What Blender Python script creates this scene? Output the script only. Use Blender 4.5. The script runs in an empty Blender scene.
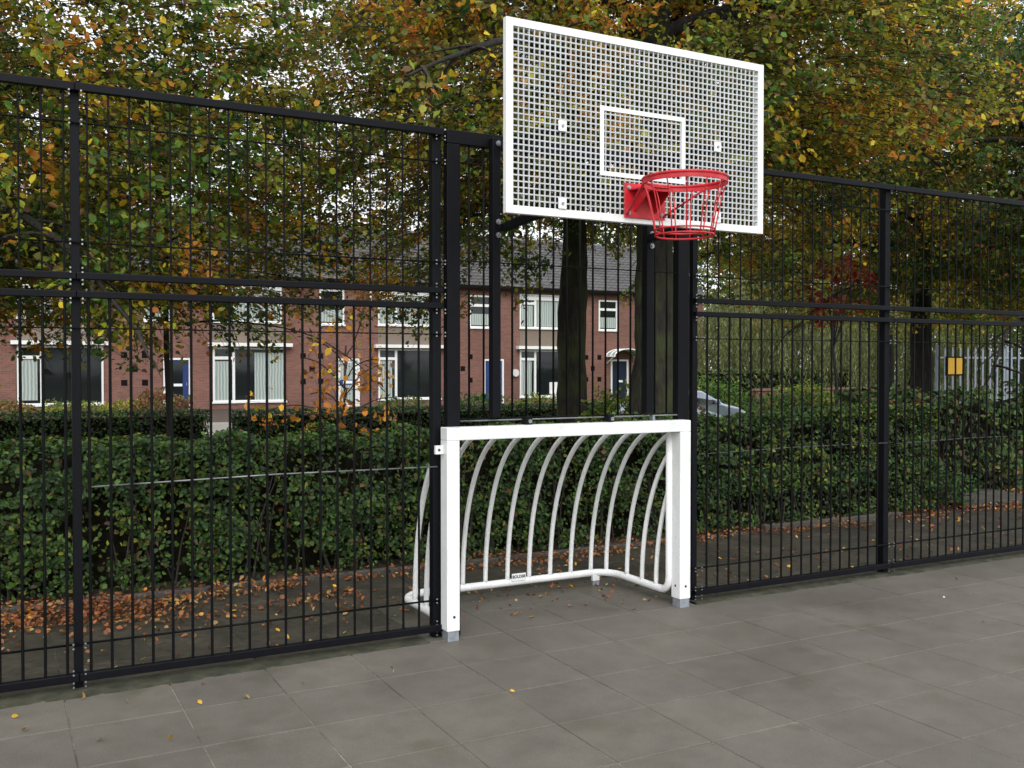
import bpy, math, random
import numpy as np
from mathutils import noise, Vector
R = math.radians
rng = np.random.default_rng(7)
random.seed(7)
SC = bpy.context.scene
COL = SC.collection

# ------------------------------------------------------------------ materials
def new_mat(name):
    m = bpy.data.materials.new(name); m.use_nodes = True
    nt = m.node_tree; b = nt.nodes['Principled BSDF']
    return m, nt, b

def nz(nt, scale, detail=4, rough=.55, vec=None):
    n = nt.nodes.new('ShaderNodeTexNoise'); n.inputs['Scale'].default_value = scale
    n.inputs['Detail'].default_value = detail; n.inputs['Roughness'].default_value = rough
    if vec is None:
        t = nt.nodes.new('ShaderNodeTexCoord'); vec = t.outputs['Object']
    nt.links.new(vec, n.inputs['Vector'])
    return n

def ramp(nt, fac, stops):
    r = nt.nodes.new('ShaderNodeValToRGB'); e = r.color_ramp.elements
    while len(e) < len(stops): e.new(.5)
    for i, (p, c) in enumerate(stops):
        e[i].position = p; e[i].color = (*c, 1)
    nt.links.new(fac, r.inputs['Fac'])
    return r

def bump(nt, b, h, strength=.3, dist=.01):
    n = nt.nodes.new('ShaderNodeBump'); n.inputs['Strength'].default_value = strength
    n.inputs['Distance'].default_value = dist
    nt.links.new(h, n.inputs['Height']); nt.links.new(n.outputs['Normal'], b.inputs['Normal'])
    return n

def mix(nt, fac, a, b_, mode='MIX'):
    m = nt.nodes.new('ShaderNodeMix'); m.data_type = 'RGBA'; m.blend_type = mode
    for sock, v in ((0, fac), (6, a), (7, b_)):
        if hasattr(v, 'links'): nt.links.new(v, m.inputs[sock])
        elif sock == 0: m.inputs[0].default_value = v
        else: m.inputs[sock].default_value = (*v, 1)
    return m.outputs[2]

def simple(name, col, rough=.5, var=.25, scale=12, metal=0, bmp=0, spec=.5, col2=None):
    m, nt, b = new_mat(name)
    n = nz(nt, scale)
    c2 = col2 or tuple(c * (1 - var) for c in col)
    r = ramp(nt, n.outputs['Fac'], [(.3, c2), (.65, col)])
    nt.links.new(r.outputs['Color'], b.inputs['Base Color'])
    b.inputs['Roughness'].default_value = rough; b.inputs['Metallic'].default_value = metal
    b.inputs['Specular IOR Level'].default_value = spec
    if bmp: bump(nt, b, nz(nt, scale * 5).outputs['Fac'], bmp)
    return m

M = {}
M['black'] = simple('anthracite_paint', (.0042, .0045, .0070), .5, .3, 20, bmp=.02, spec=.14)
M['rod'] = simple('black_rod_paint', (.004, .0042, .005), .55, .3, 30, spec=.12)
M['galv'] = simple('galvanised_steel', (.42, .44, .46), .35, .4, 40, metal=.85)
M['wire'] = simple('steel_wire_gleam', (.30, .31, .31), .4, .5, 3, metal=.3, col2=(.05, .05, .055))  # steel wire with its gleam put into a pale base colour
M['wire_dim'] = simple('steel_wire_dim', (.09, .09, .09), .6, .5, 3)  # darker copy of the same wire, where it gleams less
M['bolt'] = simple('bolt_steel', (.36, .37, .39), .42, .3, 60, metal=.8)
M['red'] = simple('red_powder_coat', (.58, .012, .022), .42, .35, 18)
M['zinc'] = simple('zinc_plinth', (.33, .36, .40), .5, .3, 30, metal=.4)
M['white_plastic'] = simple('white_window_frame', (.78, .78, .76), .4, .08, 8)
M['grey_plate'] = simple('lead_grey', (.16, .16, .165), .6, .3, 3)
M['beige'] = simple('beige_panel', (.19, .15, .115), .75, .12, 2, bmp=.1)
M['blue_door'] = simple('blue_door_paint', (.018, .04, .16), .35, .2, 3)
M['dark_door'] = simple('dark_door_paint', (.02, .028, .05), .35, .2, 3)
M['dark'] = simple('recess_shade_dark_parts', (.010, .008, .008), 1, .3, 3, spec=.1)  # near-black for dark parts and for the shade painted at the niches
M['curtain'] = None
M['red_wall'] = simple('reddish_wall_cap', (.24, .12, .09), .85, .3, 5)
M['yellow'] = simple('yellow_sign_face', (.75, .42, .01), .45, .12, 6)
M['palegrey'] = simple('pale_grey_steel', (.27, .31, .36), .5, .25, 8)
M['rubber'] = simple('tyre_rubber', (.015, .015, .015), .8, .3, 20)
M['sticker'] = simple('white_sticker', (.8, .82, .82), .4, .03, 10)
M['ink'] = simple('dark_ink', (.02, .02, .022), .6, .1, 10)
M['stone'] = simple('pale_kerb_concrete', (.075, .068, .056), .85, .45, 5, bmp=.3)
M['lamp_white'] = simple('lamp_housing', (.62, .62, .6), .4, .1, 9)
M['pot'] = simple('garden_chair_white', (.7, .7, .68), .5, .1, 9)

def m_white():
    m, nt, b = new_mat('white_powder_coat')
    a = nz(nt, 5, 5); c = nz(nt, 70, 3)
    r1 = ramp(nt, a.outputs['Fac'], [(.3, (.70, .71, .70)), (.55, (.80, .81, .81))])
    r2 = ramp(nt, c.outputs['Fac'], [(.33, (.42, .41, .37)), (.40, (1, 1, 1))])
    nt.links.new(mix(nt, .28, r1.outputs['Color'], r2.outputs['Color'], 'MULTIPLY'), b.inputs['Base Color'])
    b.inputs['Roughness'].default_value = .33
    bump(nt, b, a.outputs['Fac'], .03)
    return m
M['white'] = m_white()

def m_tile():
    """court slabs: per-slab tone from a face attribute, damp patches, grain"""
    m, nt, b = new_mat('concrete_slab')
    at = nt.nodes.new('ShaderNodeAttribute'); at.attribute_name = 'tone'
    big = nz(nt, .9, 6, .6); mid = nz(nt, 6, 6, .65); fine = nz(nt, 160, 2)
    base = ramp(nt, big.outputs['Fac'], [(.30, (.098, .089, .076)), (.70, (.138, .126, .108))])
    t = ramp(nt, at.outputs['Fac'], [(0, (.93, .93, .925)), (1, (1.04, 1.03, 1.01))])
    c = mix(nt, 1, base.outputs['Color'], t.outputs['Color'], 'MULTIPLY')
    d = ramp(nt, mid.outputs['Fac'], [(.33, (.83, .84, .81)), (.6, (1.04, 1.04, 1.03))])
    c = mix(nt, .8, c, d.outputs['Color'], 'MULTIPLY')
    f = ramp(nt, fine.outputs['Fac'], [(.38, (.66, .66, .66)), (.56, (1.08, 1.08, 1.08))])
    c = mix(nt, .6, c, f.outputs['Color'], 'MULTIPLY')
    st = nz(nt, 2.3, 3, .5)
    s = ramp(nt, st.outputs['Fac'], [(.60, (1, 1, 1)), (.70, (.80, .81, .74))])
    c = mix(nt, .8, c, s.outputs['Color'], 'MULTIPLY')
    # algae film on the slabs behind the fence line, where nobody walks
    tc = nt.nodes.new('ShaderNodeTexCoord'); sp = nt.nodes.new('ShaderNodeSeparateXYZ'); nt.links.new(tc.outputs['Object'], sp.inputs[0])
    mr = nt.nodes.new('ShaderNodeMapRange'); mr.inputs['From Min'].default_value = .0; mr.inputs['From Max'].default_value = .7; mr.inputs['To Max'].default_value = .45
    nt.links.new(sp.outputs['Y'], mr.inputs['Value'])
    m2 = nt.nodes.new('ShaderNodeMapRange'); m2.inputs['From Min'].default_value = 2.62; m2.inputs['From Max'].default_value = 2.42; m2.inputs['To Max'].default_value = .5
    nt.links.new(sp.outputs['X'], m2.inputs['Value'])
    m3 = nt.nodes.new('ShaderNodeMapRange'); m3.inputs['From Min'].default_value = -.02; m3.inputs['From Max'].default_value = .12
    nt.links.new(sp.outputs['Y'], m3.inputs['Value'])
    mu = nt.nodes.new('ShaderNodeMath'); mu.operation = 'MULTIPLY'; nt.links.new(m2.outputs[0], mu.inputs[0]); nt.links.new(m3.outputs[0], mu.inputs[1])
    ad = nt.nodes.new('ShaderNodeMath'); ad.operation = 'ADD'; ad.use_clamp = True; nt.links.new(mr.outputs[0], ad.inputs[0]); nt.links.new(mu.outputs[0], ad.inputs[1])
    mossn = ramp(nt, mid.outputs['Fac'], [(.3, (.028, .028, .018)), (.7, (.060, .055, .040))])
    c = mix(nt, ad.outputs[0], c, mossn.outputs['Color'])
    nt.links.new(c, b.inputs['Base Color'])
    rr = ramp(nt, big.outputs['Fac'], [(.3, (.52, .52, .52)), (.7, (.80, .80, .80))])
    nt.links.new(rr.outputs['Color'], b.inputs['Roughness'])
    b.inputs['Specular IOR Level'].default_value = .45
    bump(nt, b, fine.outputs['Fac'], .12, .004)
    return m
M['tile'] = m_tile()

def m_sand():
    m, nt, b = new_mat('joint_sand')
    n = nz(nt, 1.7, 4); f = nz(nt, 40, 3)
    r = ramp(nt, n.outputs['Fac'], [(.38, (.05, .046, .038)), (.62, (.24, .215, .175))])
    r2 = ramp(nt, f.outputs['Fac'], [(.4, (.5, .5, .5)), (.6, (1.1, 1.1, 1.1))])
    nt.links.new(mix(nt, .7, r.outputs['Color'], r2.outputs['Color'], 'MULTIPLY'), b.inputs['Base Color'])
    b.inputs['Roughness'].default_value = .95
    return m
M['sand'] = m_sand()

def m_mossy():
    m, nt, b = new_mat('mossy_slab')
    at = nt.nodes.new('ShaderNodeAttribute'); at.attribute_name = 'tone'
    a = nz(nt, 2.2, 6, .65); c_ = nz(nt, 14, 5, .7); f = nz(nt, 120, 2)
    r = ramp(nt, a.outputs['Fac'], [(.3, (.016, .016, .009)), (.5, (.036, .031, .021)), (.72, (.062, .052, .038))])
    r2 = ramp(nt, c_.outputs['Fac'], [(.35, (.45, .50, .35)), (.62, (1.15, 1.12, 1.1))])
    c = mix(nt, .85, r.outputs['Color'], r2.outputs['Color'], 'MULTIPLY')
    t = ramp(nt, at.outputs['Fac'], [(0, (.8, .8, .8)), (1, (1.15, 1.15, 1.15))])
    c = mix(nt, 1, c, t.outputs['Color'], 'MULTIPLY')
    nt.links.new(c, b.inputs['Base Color']); b.inputs['Roughness'].default_value = .7
    bump(nt, b, c_.outputs['Fac'], .35, .01)
    return m
M['mossy'] = m_mossy()
M['moss_strip'] = simple('moss_and_dirt', (.052, .050, .030), .95, .8, 9, bmp=.8, col2=(.012, .016, .006))
M['soil'] = simple('leafy_soil', (.07, .045, .028), .95, .6, 6, bmp=.6)
M['grass'] = simple('lawn', (.07, .13, .022), .95, .4, 3, bmp=.8, col2=(.035, .07, .014))
M['asphalt'] = simple('asphalt', (.06, .06, .058), .85, .3, 8, bmp=.3)
M['paving'] = simple('pale_paving', (.26, .24, .21), .85, .3, 3, bmp=.2)

def m_brick():
    m, nt, b = new_mat('red_brown_brick')
    tc = nt.nodes.new('ShaderNodeTexCoord'); mp = nt.nodes.new('ShaderNodeMapping')
    mp.inputs['Rotation'].default_value = (R(90), 0, 0)
    nt.links.new(tc.outputs['Object'], mp.inputs['Vector'])
    br = nt.nodes.new('ShaderNodeTexBrick'); nt.links.new(mp.outputs['Vector'], br.inputs['Vector'])
    br.inputs['Scale'].default_value = 1; br.inputs['Brick Width'].default_value = .22
    br.inputs['Row Height'].default_value = .0625; br.inputs['Mortar Size'].default_value = .006
    br.inputs['Color1'].default_value = (.215, .092, .068, 1); br.inputs['Color2'].default_value = (.155, .062, .046, 1)
    br.inputs['Mortar'].default_value = (.16, .135, .115, 1)
    n = nz(nt, .7, 5)
    r = ramp(nt, n.outputs['Fac'], [(.3, (.85, .83, .82)), (.7, (1.08, 1.06, 1.05))])
    nt.links.new(mix(nt, 1, br.outputs['Color'], r.outputs['Color'], 'MULTIPLY'), b.inputs['Base Color'])
    b.inputs['Roughness'].default_value = .9
    return m
M['brick'] = m_brick()

def m_roof():
    m, nt, b = new_mat('grey_roof_tile')
    at = nt.nodes.new('ShaderNodeAttribute'); at.attribute_name = 'tone'
    n = nz(nt, 1.3, 5)
    r = ramp(nt, n.outputs['Fac'], [(.3, (.048, .046, .047)), (.7, (.088, .084, .083))])
    t = ramp(nt, at.outputs['Fac'], [(0, (.75, .75, .75)), (1, (1.2, 1.2, 1.2))])
    nt.links.new(mix(nt, 1, r.outputs['Color'], t.outputs['Color'], 'MULTIPLY'), b.inputs['Base Color'])
    b.inputs['Roughness'].default_value = .75
    return m
M['roof'] = m_roof()

def m_glass():
    m, nt, b = new_mat('window_glass')
    b.inputs['Base Color'].default_value = (.012, .015, .016, 1)
    b.inputs['Roughness'].default_value = .06
    n = nz(nt, .8, 2); bump(nt, b, n.outputs['Fac'], .05, .05)
    return m
M['glass'] = m_glass()

def m_curtain():
    m, nt, b = new_mat('pale_curtain')
    tc = nt.nodes.new('ShaderNodeTexCoord'); w = nt.nodes.new('ShaderNodeTexWave')
    w.inputs['Scale'].default_value = 2.6; w.inputs['Distortion'].default_value = 2.4
    w.inputs['Detail'].default_value = 2
    nt.links.new(tc.outputs['Object'], w.inputs['Vector'])
    r = ramp(nt, w.outputs['Fac'], [(0, (.22, .27, .25)), (1, (.42, .47, .44))])
    nt.links.new(r.outputs['Color'], b.inputs['Base Color'])
    b.inputs['Roughness'].default_value = .4
    return m
M['curtain'] = m_curtain()

def m_car():
    m, nt, b = new_mat('car_paint')
    b.inputs['Base Color'].default_value = (.36, .41, .52, 1)
    b.inputs['Metallic'].default_value = .45; b.inputs['Roughness'].default_value = .28
    b.inputs['Coat Weight'].default_value = .6
    n = nz(nt, 2, 3); bump(nt, b, n.outputs['Fac'], .02)
    return m
M['car'] = m_car()

def m_bark(name, c1, c2, moss=None):
    m, nt, b = new_mat(name)
    tc = nt.nodes.new('ShaderNodeTexCoord'); mp = nt.nodes.new('ShaderNodeMapping')
    mp.inputs['Scale'].default_value = (1, 1, .22)
    nt.links.new(tc.outputs['Object'], mp.inputs['Vector'])
    v = nt.nodes.new('ShaderNodeTexVoronoi'); v.inputs['Scale'].default_value = 22
    nt.links.new(mp.outputs['Vector'], v.inputs['Vector'])
    n = nz(nt, 14, 6, .7, mp.outputs['Vector']); g = nz(nt, 2.2, 4)
    r = ramp(nt, n.outputs['Fac'], [(.35, c1), (.68, c2)])
    c = r.outputs['Color']
    if moss:
        mm = ramp(nt, g.outputs['Fac'], [(.42, (0, 0, 0)), (.6, (1, 1, 1))])
        c = mix(nt, mm.outputs['Color'], c, moss)
    nt.links.new(c, b.inputs['Base Color']); b.inputs['Roughness'].default_value = .95
    a = nt.nodes.new('ShaderNodeMath'); a.operation = 'ADD'
    nt.links.new(v.outputs['Distance'], a.inputs[0]); nt.links.new(n.outputs['Fac'], a.inputs[1])
    bump(nt, b, a.outputs[0], .9, .03)
    return m
M['bark'] = m_bark('mossy_bark', (.010, .008, .006), (.038, .031, .023), (.038, .046, .014))
M['bark_dark'] = m_bark('dark_bark', (.012, .010, .008), (.035, .030, .024))
M['twig'] = simple('twig_bark', (.035, .028, .02), .95, .4, 10)

def m_leaf(name, transl=.35, rough=.5):
    m = bpy.data.materials.new(name); m.use_nodes = True; nt = m.node_tree
    b = nt.nodes['Principled BSDF']; out = nt.nodes['Material Output']
    at = nt.nodes.new('ShaderNodeAttribute'); at.attribute_name = 'tint'
    n = nz(nt, 60, 2)
    r = ramp(nt, n.outputs['Fac'], [(.35, (.75, .75, .75)), (.6, (1.1, 1.1, 1.1))])
    c = mix(nt, .7, at.outputs['Color'], r.outputs['Color'], 'MULTIPLY')
    nt.links.new(c, b.inputs['Base Color']); b.inputs['Roughness'].default_value = rough
    b.inputs['Specular IOR Level'].default_value = .35
    t = nt.nodes.new('ShaderNodeBsdfTranslucent'); nt.links.new(c, t.inputs['Color'])
    ms = nt.nodes.new('ShaderNodeMixShader'); ms.inputs[0].default_value = transl
    nt.links.new(b.outputs[0], ms.inputs[1]); nt.links.new(t.outputs[0], ms.inputs[2])
    nt.links.new(ms.outputs[0], out.inputs['Surface'])
    return m
M['leaf'] = m_leaf('tree_leaf', .45)
M['hedge_leaf'] = m_leaf('hedge_leaf', .25, .6)
M['litter'] = m_leaf('fallen_leaf_skin', .1, .6)

# ------------------------------------------------------------------ mesh helpers
class MB:
    def __init__(s): s.v = []; s.f = []; s.mi = []; s.cur = 0; s.n = 0; s.tone = []; s.ct = .5
    def add(s, V, F):
        s.v.extend([tuple(map(float, p)) for p in V])
        for f in F:
            s.f.append([i + s.n for i in f]); s.mi.append(s.cur); s.tone.append(s.ct)
        s.n += len(V)
    def box(s, x0, x1, y0, y1, z0, z1):
        V = [(x, y, z) for z in (z0, z1) for y in (y0, y1) for x in (x0, x1)]
        s.add(V, [(0, 2, 3, 1), (4, 5, 7, 6), (0, 1, 5, 4), (2, 6, 7, 3), (0, 4, 6, 2), (1, 3, 7, 5)])
    def tube(s, pts, rad, n=8, closed=False, cap=True):
        pts = [np.array(p, float) for p in pts]; k = len(pts)
        rads = rad if hasattr(rad, '__len__') else [rad] * k
        V = []; prev = None
        for i, p in enumerate(pts):
            if closed: t = pts[(i + 1) % k] - pts[i - 1]
            else: t = pts[min(i + 1, k - 1)] - pts[max(i - 1, 0)]
            t = t / (np.linalg.norm(t) + 1e-9)
            if prev is None:
                a = np.array([0, 0, 1.]) if abs(t[2]) < .9 else np.array([1., 0, 0])
                u = np.cross(t, a)
            else: u = prev - t * (prev @ t)
            u /= np.linalg.norm(u) + 1e-9; prev = u; w = np.cross(t, u)
            for j in range(n):
                a = 2 * math.pi * j / n
                V.append(p + rads[i] * (math.cos(a) * u + math.sin(a) * w))
        F = []
        for i in range(k if closed else k - 1):
            i2 = (i + 1) % k
            for j in range(n):
                j2 = (j + 1) % n
                F.append((i * n + j, i * n + j2, i2 * n + j2, i2 * n + j))
        if cap and not closed:
            F.append(tuple(range(n))[::-1]); F.append(tuple((k - 1) * n + j for j in range(n)))
        s.add(V, F)
    def cyl(s, p, axis, r, h, n=12):
        d = {'x': (1, 0, 0), 'y': (0, 1, 0), 'z': (0, 0, 1)}[axis]
        p = np.array(p, float); d = np.array(d, float) * h / 2
        s.tube([p - d, p + d], r, n)
    def prism(s, poly, axis, a0, a1):
        """polygon in the plane of the other two axes, extruded along axis"""
        n = len(poly); V = []
        for a in (a0, a1):
            for q in poly:
                V.append((a, q[0], q[1]) if axis == 'x' else (q[0], a, q[1]) if axis == 'y' else (q[0], q[1], a))
        F = [tuple(range(n))[::-1], tuple(range(n, 2 * n))]
        for i in range(n): F.append((i, (i + 1) % n, n + (i + 1) % n, n + i))
        s.add(V, F)
    def build(s, name, mats, parent=None, smooth=False, bevel=0, loc=None, tone=False):
        me = bpy.data.meshes.new(name); me.from_pydata(s.v, [], s.f)
        mats = mats if isinstance(mats, (list, tuple)) else [mats]
        for m in mats: me.materials.append(m)
        if len(mats) > 1: me.polygons.foreach_set('material_index', s.mi)
        if tone:
            a = me.attributes.new('tone', 'FLOAT', 'FACE'); a.data.foreach_set('value', s.tone)
        import bmesh
        bm = bmesh.new(); bm.from_mesh(me); bmesh.ops.recalc_face_normals(bm, faces=bm.faces); bm.to_mesh(me); bm.free()
        if smooth: me.polygons.foreach_set('use_smooth', [True] * len(me.polygons))
        me.update()
        o = bpy.data.objects.new(name, me); COL.objects.link(o)
        if parent: o.parent = parent; o.matrix_parent_inverse = parent.matrix_basis.inverted()
        if bevel:
            b = o.modifiers.new('bevel', 'BEVEL'); b.width = bevel; b.segments = 2; b.limit_method = 'ANGLE'
        return o

def tag(o, label=None, cat=None, group=None, kind=None):
    if label: o['label'] = label
    if cat: o['category'] = cat
    if group: o['group'] = group
    if kind: o['kind'] = kind
    return o

def empty(name, loc, label, cat, group=None):
    o = bpy.data.objects.new(name, None); COL.objects.link(o); o.location = loc
    o.empty_display_size = .2
    bpy.context.view_layer.update()
    return tag(o, label, cat, group)

def adopt(o, p):
    o.parent = p; o.matrix_parent_inverse = p.matrix_basis.inverted()

# leaves: many small folded leaves as one mesh -------------------------------------------------
LEAF = np.array([(0, -.5, 0), (.36, -.18, .07), (.33, .22, .07), (0, .55, 0), (-.33, .22, .07), (-.36, -.18, .07)])
NARROW = LEAF * np.array([.45, 1.2, 1])
def rand_unit(n):
    v = rng.normal(size=(n, 3)); return v / np.linalg.norm(v, axis=1, keepdims=True)
def leaves(name, C, size, tint, mat, parent=None, normal=None, shape=LEAF, hang=False):
    n = len(C)
    N = rand_unit(n) if normal is None else normal + .75 * rand_unit(n)
    N /= np.linalg.norm(N, axis=1, keepdims=True) + 1e-9
    T = rand_unit(n)
    if hang: T = np.tile([0, 0, -1.], (n, 1)) + .35 * rand_unit(n)
    U = np.cross(N, T); U /= np.linalg.norm(U, axis=1, keepdims=True) + 1e-9
    if hang:
        T = T / np.linalg.norm(T, axis=1, keepdims=True); W = T; N = np.cross(U, W)
    else: W = np.cross(N, U)
    sz = size * rng.uniform(.55, 1.3, n)
    asp = rng.uniform(.55, 1.15, n)[:, None, None]; S = np.repeat(shape[None], n, 0) * (1 + rng.normal(size=(n, 6, 3)) * .13)
    S[:, :, 0:1] *= asp; S[:, :, 2:3] *= rng.uniform(.2, 3.2, n)[:, None, None]
    V = (C[:, None, :] + sz[:, None, None] * (S[:, :, 0:1] * U[:, None, :] + S[:, :, 1:2] * W[:, None, :] + S[:, :, 2:3] * N[:, None, :])).reshape(-1, 3)
    base = (np.arange(n) * 6)[:, None]
    F = np.concatenate([base + np.array([0, 1, 2, 3]), base + np.array([0, 3, 4, 5])], axis=1).reshape(-1)
    me = bpy.data.meshes.new(name)
    me.vertices.add(n * 6); me.vertices.foreach_set('co', V.astype(np.float32).ravel())
    me.loops.add(n * 8); me.loops.foreach_set('vertex_index', F.astype(np.int32))
    me.polygons.add(n * 2); me.polygons.foreach_set('loop_start', np.arange(0, n * 8, 4, dtype=np.int32))
    me.update(calc_edges=True)
    a = me.attributes.new('tint', 'FLOAT_COLOR', 'POINT')
    tc = np.ones((n * 6, 4), np.float32); tc[:, :3] = np.repeat(tint, 6, axis=0); a.data.foreach_set('color', tc.ravel())
    me.materials.append(mat)
    o = bpy.data.objects.new(name, me); COL.objects.link(o)
    if parent: adopt(o, parent)
    return o

PAL = {'g': (.080, .165, .024), 'dg': (.036, .080, .018), 'yg': (.23, .26, .030), 'ol': (.155, .155, .032), 'y': (.50, .38, .03),
       'o': (.46, .20, .03), 'b': (.17, .085, .035), 'r': (.20, .014, .010)}
def lowfreq(C, f, seed=0):
    return np.array([noise.noise(Vector((p[0] * f + seed, p[1] * f, p[2] * f))) for p in C])
def tints(C, wts, seed=0, f=.9, spread=1.6):
    """mix of leaf kinds; low-frequency noise makes whole sprays turn autumn-coloured"""
    keys = list(wts); w = np.array([wts[k] for k in keys], float); w /= w.sum()
    n = len(C); C = np.asarray(C)
    if spread > 2: q = .25 + .5 * rng.uniform(size=n) + lowfreq(np.round(C * 3) / 3, .8, seed) * .75 + lowfreq(np.round(C * 3) / 3, 2.3, seed + 5) * .55
    else: q = rng.uniform(size=n) + lowfreq(np.round(C * 2.5) / 2.5, f, seed) * spread * .4
    q = np.clip(q, 0, .9999)
    c = np.cumsum(w); idx = np.searchsorted(c, q); idx = np.clip(idx, 0, len(keys) - 1)
    T = np.array([PAL[k] for k in keys])[idx]
    T = T * rng.uniform(.7, 1.3, (n, 1)) * rng.uniform(.88, 1.12, (n, 3))
    return T

# ------------------------------------------------------------------ terrain
def sm(x, a, b):
    t = min(1, max(0, (x - a) / (b - a))); return t * t * (3 - 2 * t)
def gz(x, y):
    return -.55 * sm(x, 13.5, 18) * sm(y, 9, 15) * (1 - sm(y, 26, 31))

def sheet(name, x0, x1, y0, y1, z, mat, step=1.0, extra=None):
    mb = MB(); nx = max(1, int(round((x1 - x0) / step))); ny = max(1, int(round((y1 - y0) / step)))
    V = []
    for j in range(ny + 1):
        for i in range(nx + 1):
            x = x0 + (x1 - x0) * i / nx; y = y0 + (y1 - y0) * j / ny
            V.append((x, y, z + gz(x, y)))
    F = [(j * (nx + 1) + i, j * (nx + 1) + i + 1, (j + 1) * (nx + 1) + i + 1, (j + 1) * (nx + 1) + i) for j in range(ny) for i in range(nx)]
    mb.add(V, F); o = mb.build(name, mat); return tag(o, kind='structure')

g = sheet('ground', -60, 100, 1.9, 110, -.03, M['soil'], 2.0)
gf = MB(); gf.add([(-400, -400, -.08), (400, -400, -.08), (400, 400, -.70), (-400, 400, -.70)], [(0, 1, 2, 3)])
tag(gf.build('terrain', M['grass']), kind='structure')
sheet('lawn', 22, 70, 24.5, 60, .0, M['grass'], 1.0)
sheet('verge', -30, 24, 3.2, 6.0, -.012, M['grass'], 1.0)
sheet('road', -40, 60, 6.2, 12.0, -.006, M['asphalt'], 1.0)
sheet('pavement', -40, 24, 15.2, 24.0, -.004, M['paving'], 1.0)
sheet('street', 13, 40, 18.5, 22.5, .004, M['asphalt'], 1.0)

# slabs: real slabs with a sand bed showing in the joints
TX, TY, TP = 1.776, -.062, .4985
def slabs(name, mat, cells, zt):
    mb = MB(); gap = .003
    for (i, j) in cells:
        x0 = TX + i * TP; y0 = TY + j * TP
        mb.ct = random.random(); mb.cur = 0
        dz = random.uniform(-.0012, .0012); a = random.uniform(-.0010, .0010); b_ = random.uniform(-.0010, .0010)
        e = .003
        X = (x0 + gap, x0 + TP - gap); Y = (y0 + gap, y0 + TP - gap)
        top = [(X[p], Y[q]) for p, q in ((0, 0), (1, 0), (1, 1), (0, 1))]
        inn = [(X[0] + e, Y[0] + e), (X[1] - e, Y[0] + e), (X[1] - e, Y[1] - e), (X[0] + e, Y[1] - e)]
        def h(x, y): return zt + dz + a * (x - x0) + b_ * (y - y0)
        V = [(x, y, h(x, y)) for x, y in inn] + [(x, y, h(x, y) - .0025) for x, y in top] + [(x, y, zt - .05) for x, y in top]
        F = [(0, 1, 2, 3)] + [(4 + k, 4 + (k + 1) % 4, (k + 1) % 4, k) for k in range(4)] + [(8 + k, 8 + (k + 1) % 4, 4 + (k + 1) % 4, 4 + k) for k in range(4)]
        mb.add(V, F)
    xs = [TX + i * TP for i, j in cells]; ys = [TY + j * TP for i, j in cells]
    return mb, (min(xs), max(xs) + TP, min(ys), max(ys) + TP)
goal_cells = [(i, j) for i in range(1, 5) for j in (0, 1)]
cc = [(i, j) for i in range(-18, 34) for j in range(-22, 0)] + goal_cells
mb, bb = slabs('court', M['tile'], cc, 0)
mb.cur = 1; mb.ct = .5
mb.add([(bb[0], bb[2], -.0035), (bb[1], bb[2], -.0035), (bb[1], TY, -.0035), (bb[0], TY, -.0035)], [(0, 1, 2, 3)])
gx0, gx1, gy1 = TX + TP, TX + 5 * TP, TY + 2 * TP
mb.add([(gx0, TY, -.0035), (gx1, TY, -.0035), (gx1, gy1, -.0035), (gx0, gy1, -.0035)], [(0, 1, 2, 3)])
tag(mb.build('court_paving', [M['tile'], M['sand']], tone=True), kind='structure')
pc = [(i, j) for i in range(-18, 34) for j in range(0, 4) if (i, j) not in goal_cells]
mb, bb = slabs('path', M['mossy'], pc, -.006)
mb.cur = 1
mb.add([(bb[0], TY, -.0085), (bb[1], TY, -.0085), (bb[1], bb[3], -.0085), (bb[0], bb[3], -.0085)], [(0, 1, 2, 3)])
tag(mb.build('path', [M['mossy'], M['moss_strip']], tone=True), kind='structure')
# strip of moss and dirt under the fence: rough little surface
def strip(x0, x1):
    mb = MB(); nx = int((x1 - x0) / .03); V = []; rows = (-.085, -.06, -.03, .0, .035, .07, .10)
    for i in range(nx + 1):
        x = x0 + (x1 - x0) * i / nx; fr0 = .065 * (1 - sm(x, .5, 2.2))
        for k, y in enumerate(rows):
            y = y - fr0 * max(0, 1 - k / 2.5)
            e = .030 * noise.noise(Vector((x * 5, k * .4, 3))) if k in (0, 6) else 0
            z = (-.004 if k in (0, 6) else .005 + .010 * noise.noise(Vector((x * 14, y * 30, 0))))
            V.append((x, y + e, z + .001))
    m_ = len(rows)
    F = [(i * m_ + k, (i + 1) * m_ + k, (i + 1) * m_ + k + 1, i * m_ + k + 1) for i in range(nx) for k in range(m_ - 1)]
    mb.add(V, F); return tag(mb.build('moss_strip', M['moss_strip'], smooth=True), kind='structure')
strip(-6, 2.26); strip(4.285, 15)
# kerb edging between path and hedge
mb = MB()
x = -7.2
while x < 8.6:
    w = .99; mb.box(x, x + w, 1.985 + random.uniform(-.004, .004), 2.05, -.05, .012 + random.uniform(-.005, .005) + (.04 if x > 6 else 0)); x += 1.0
mb.build('kerb', M['stone'], bevel=.006)['kind'] = 'structure'
mb = MB(); mb.prism([(10.0, 2.15), (11.3, 2.02), (11.5, 2.9), (10.6, 3.2)], 'z', -.02, .05)
tag(mb.build('kerb', M['stone'], bevel=.006), kind='structure')

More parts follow.
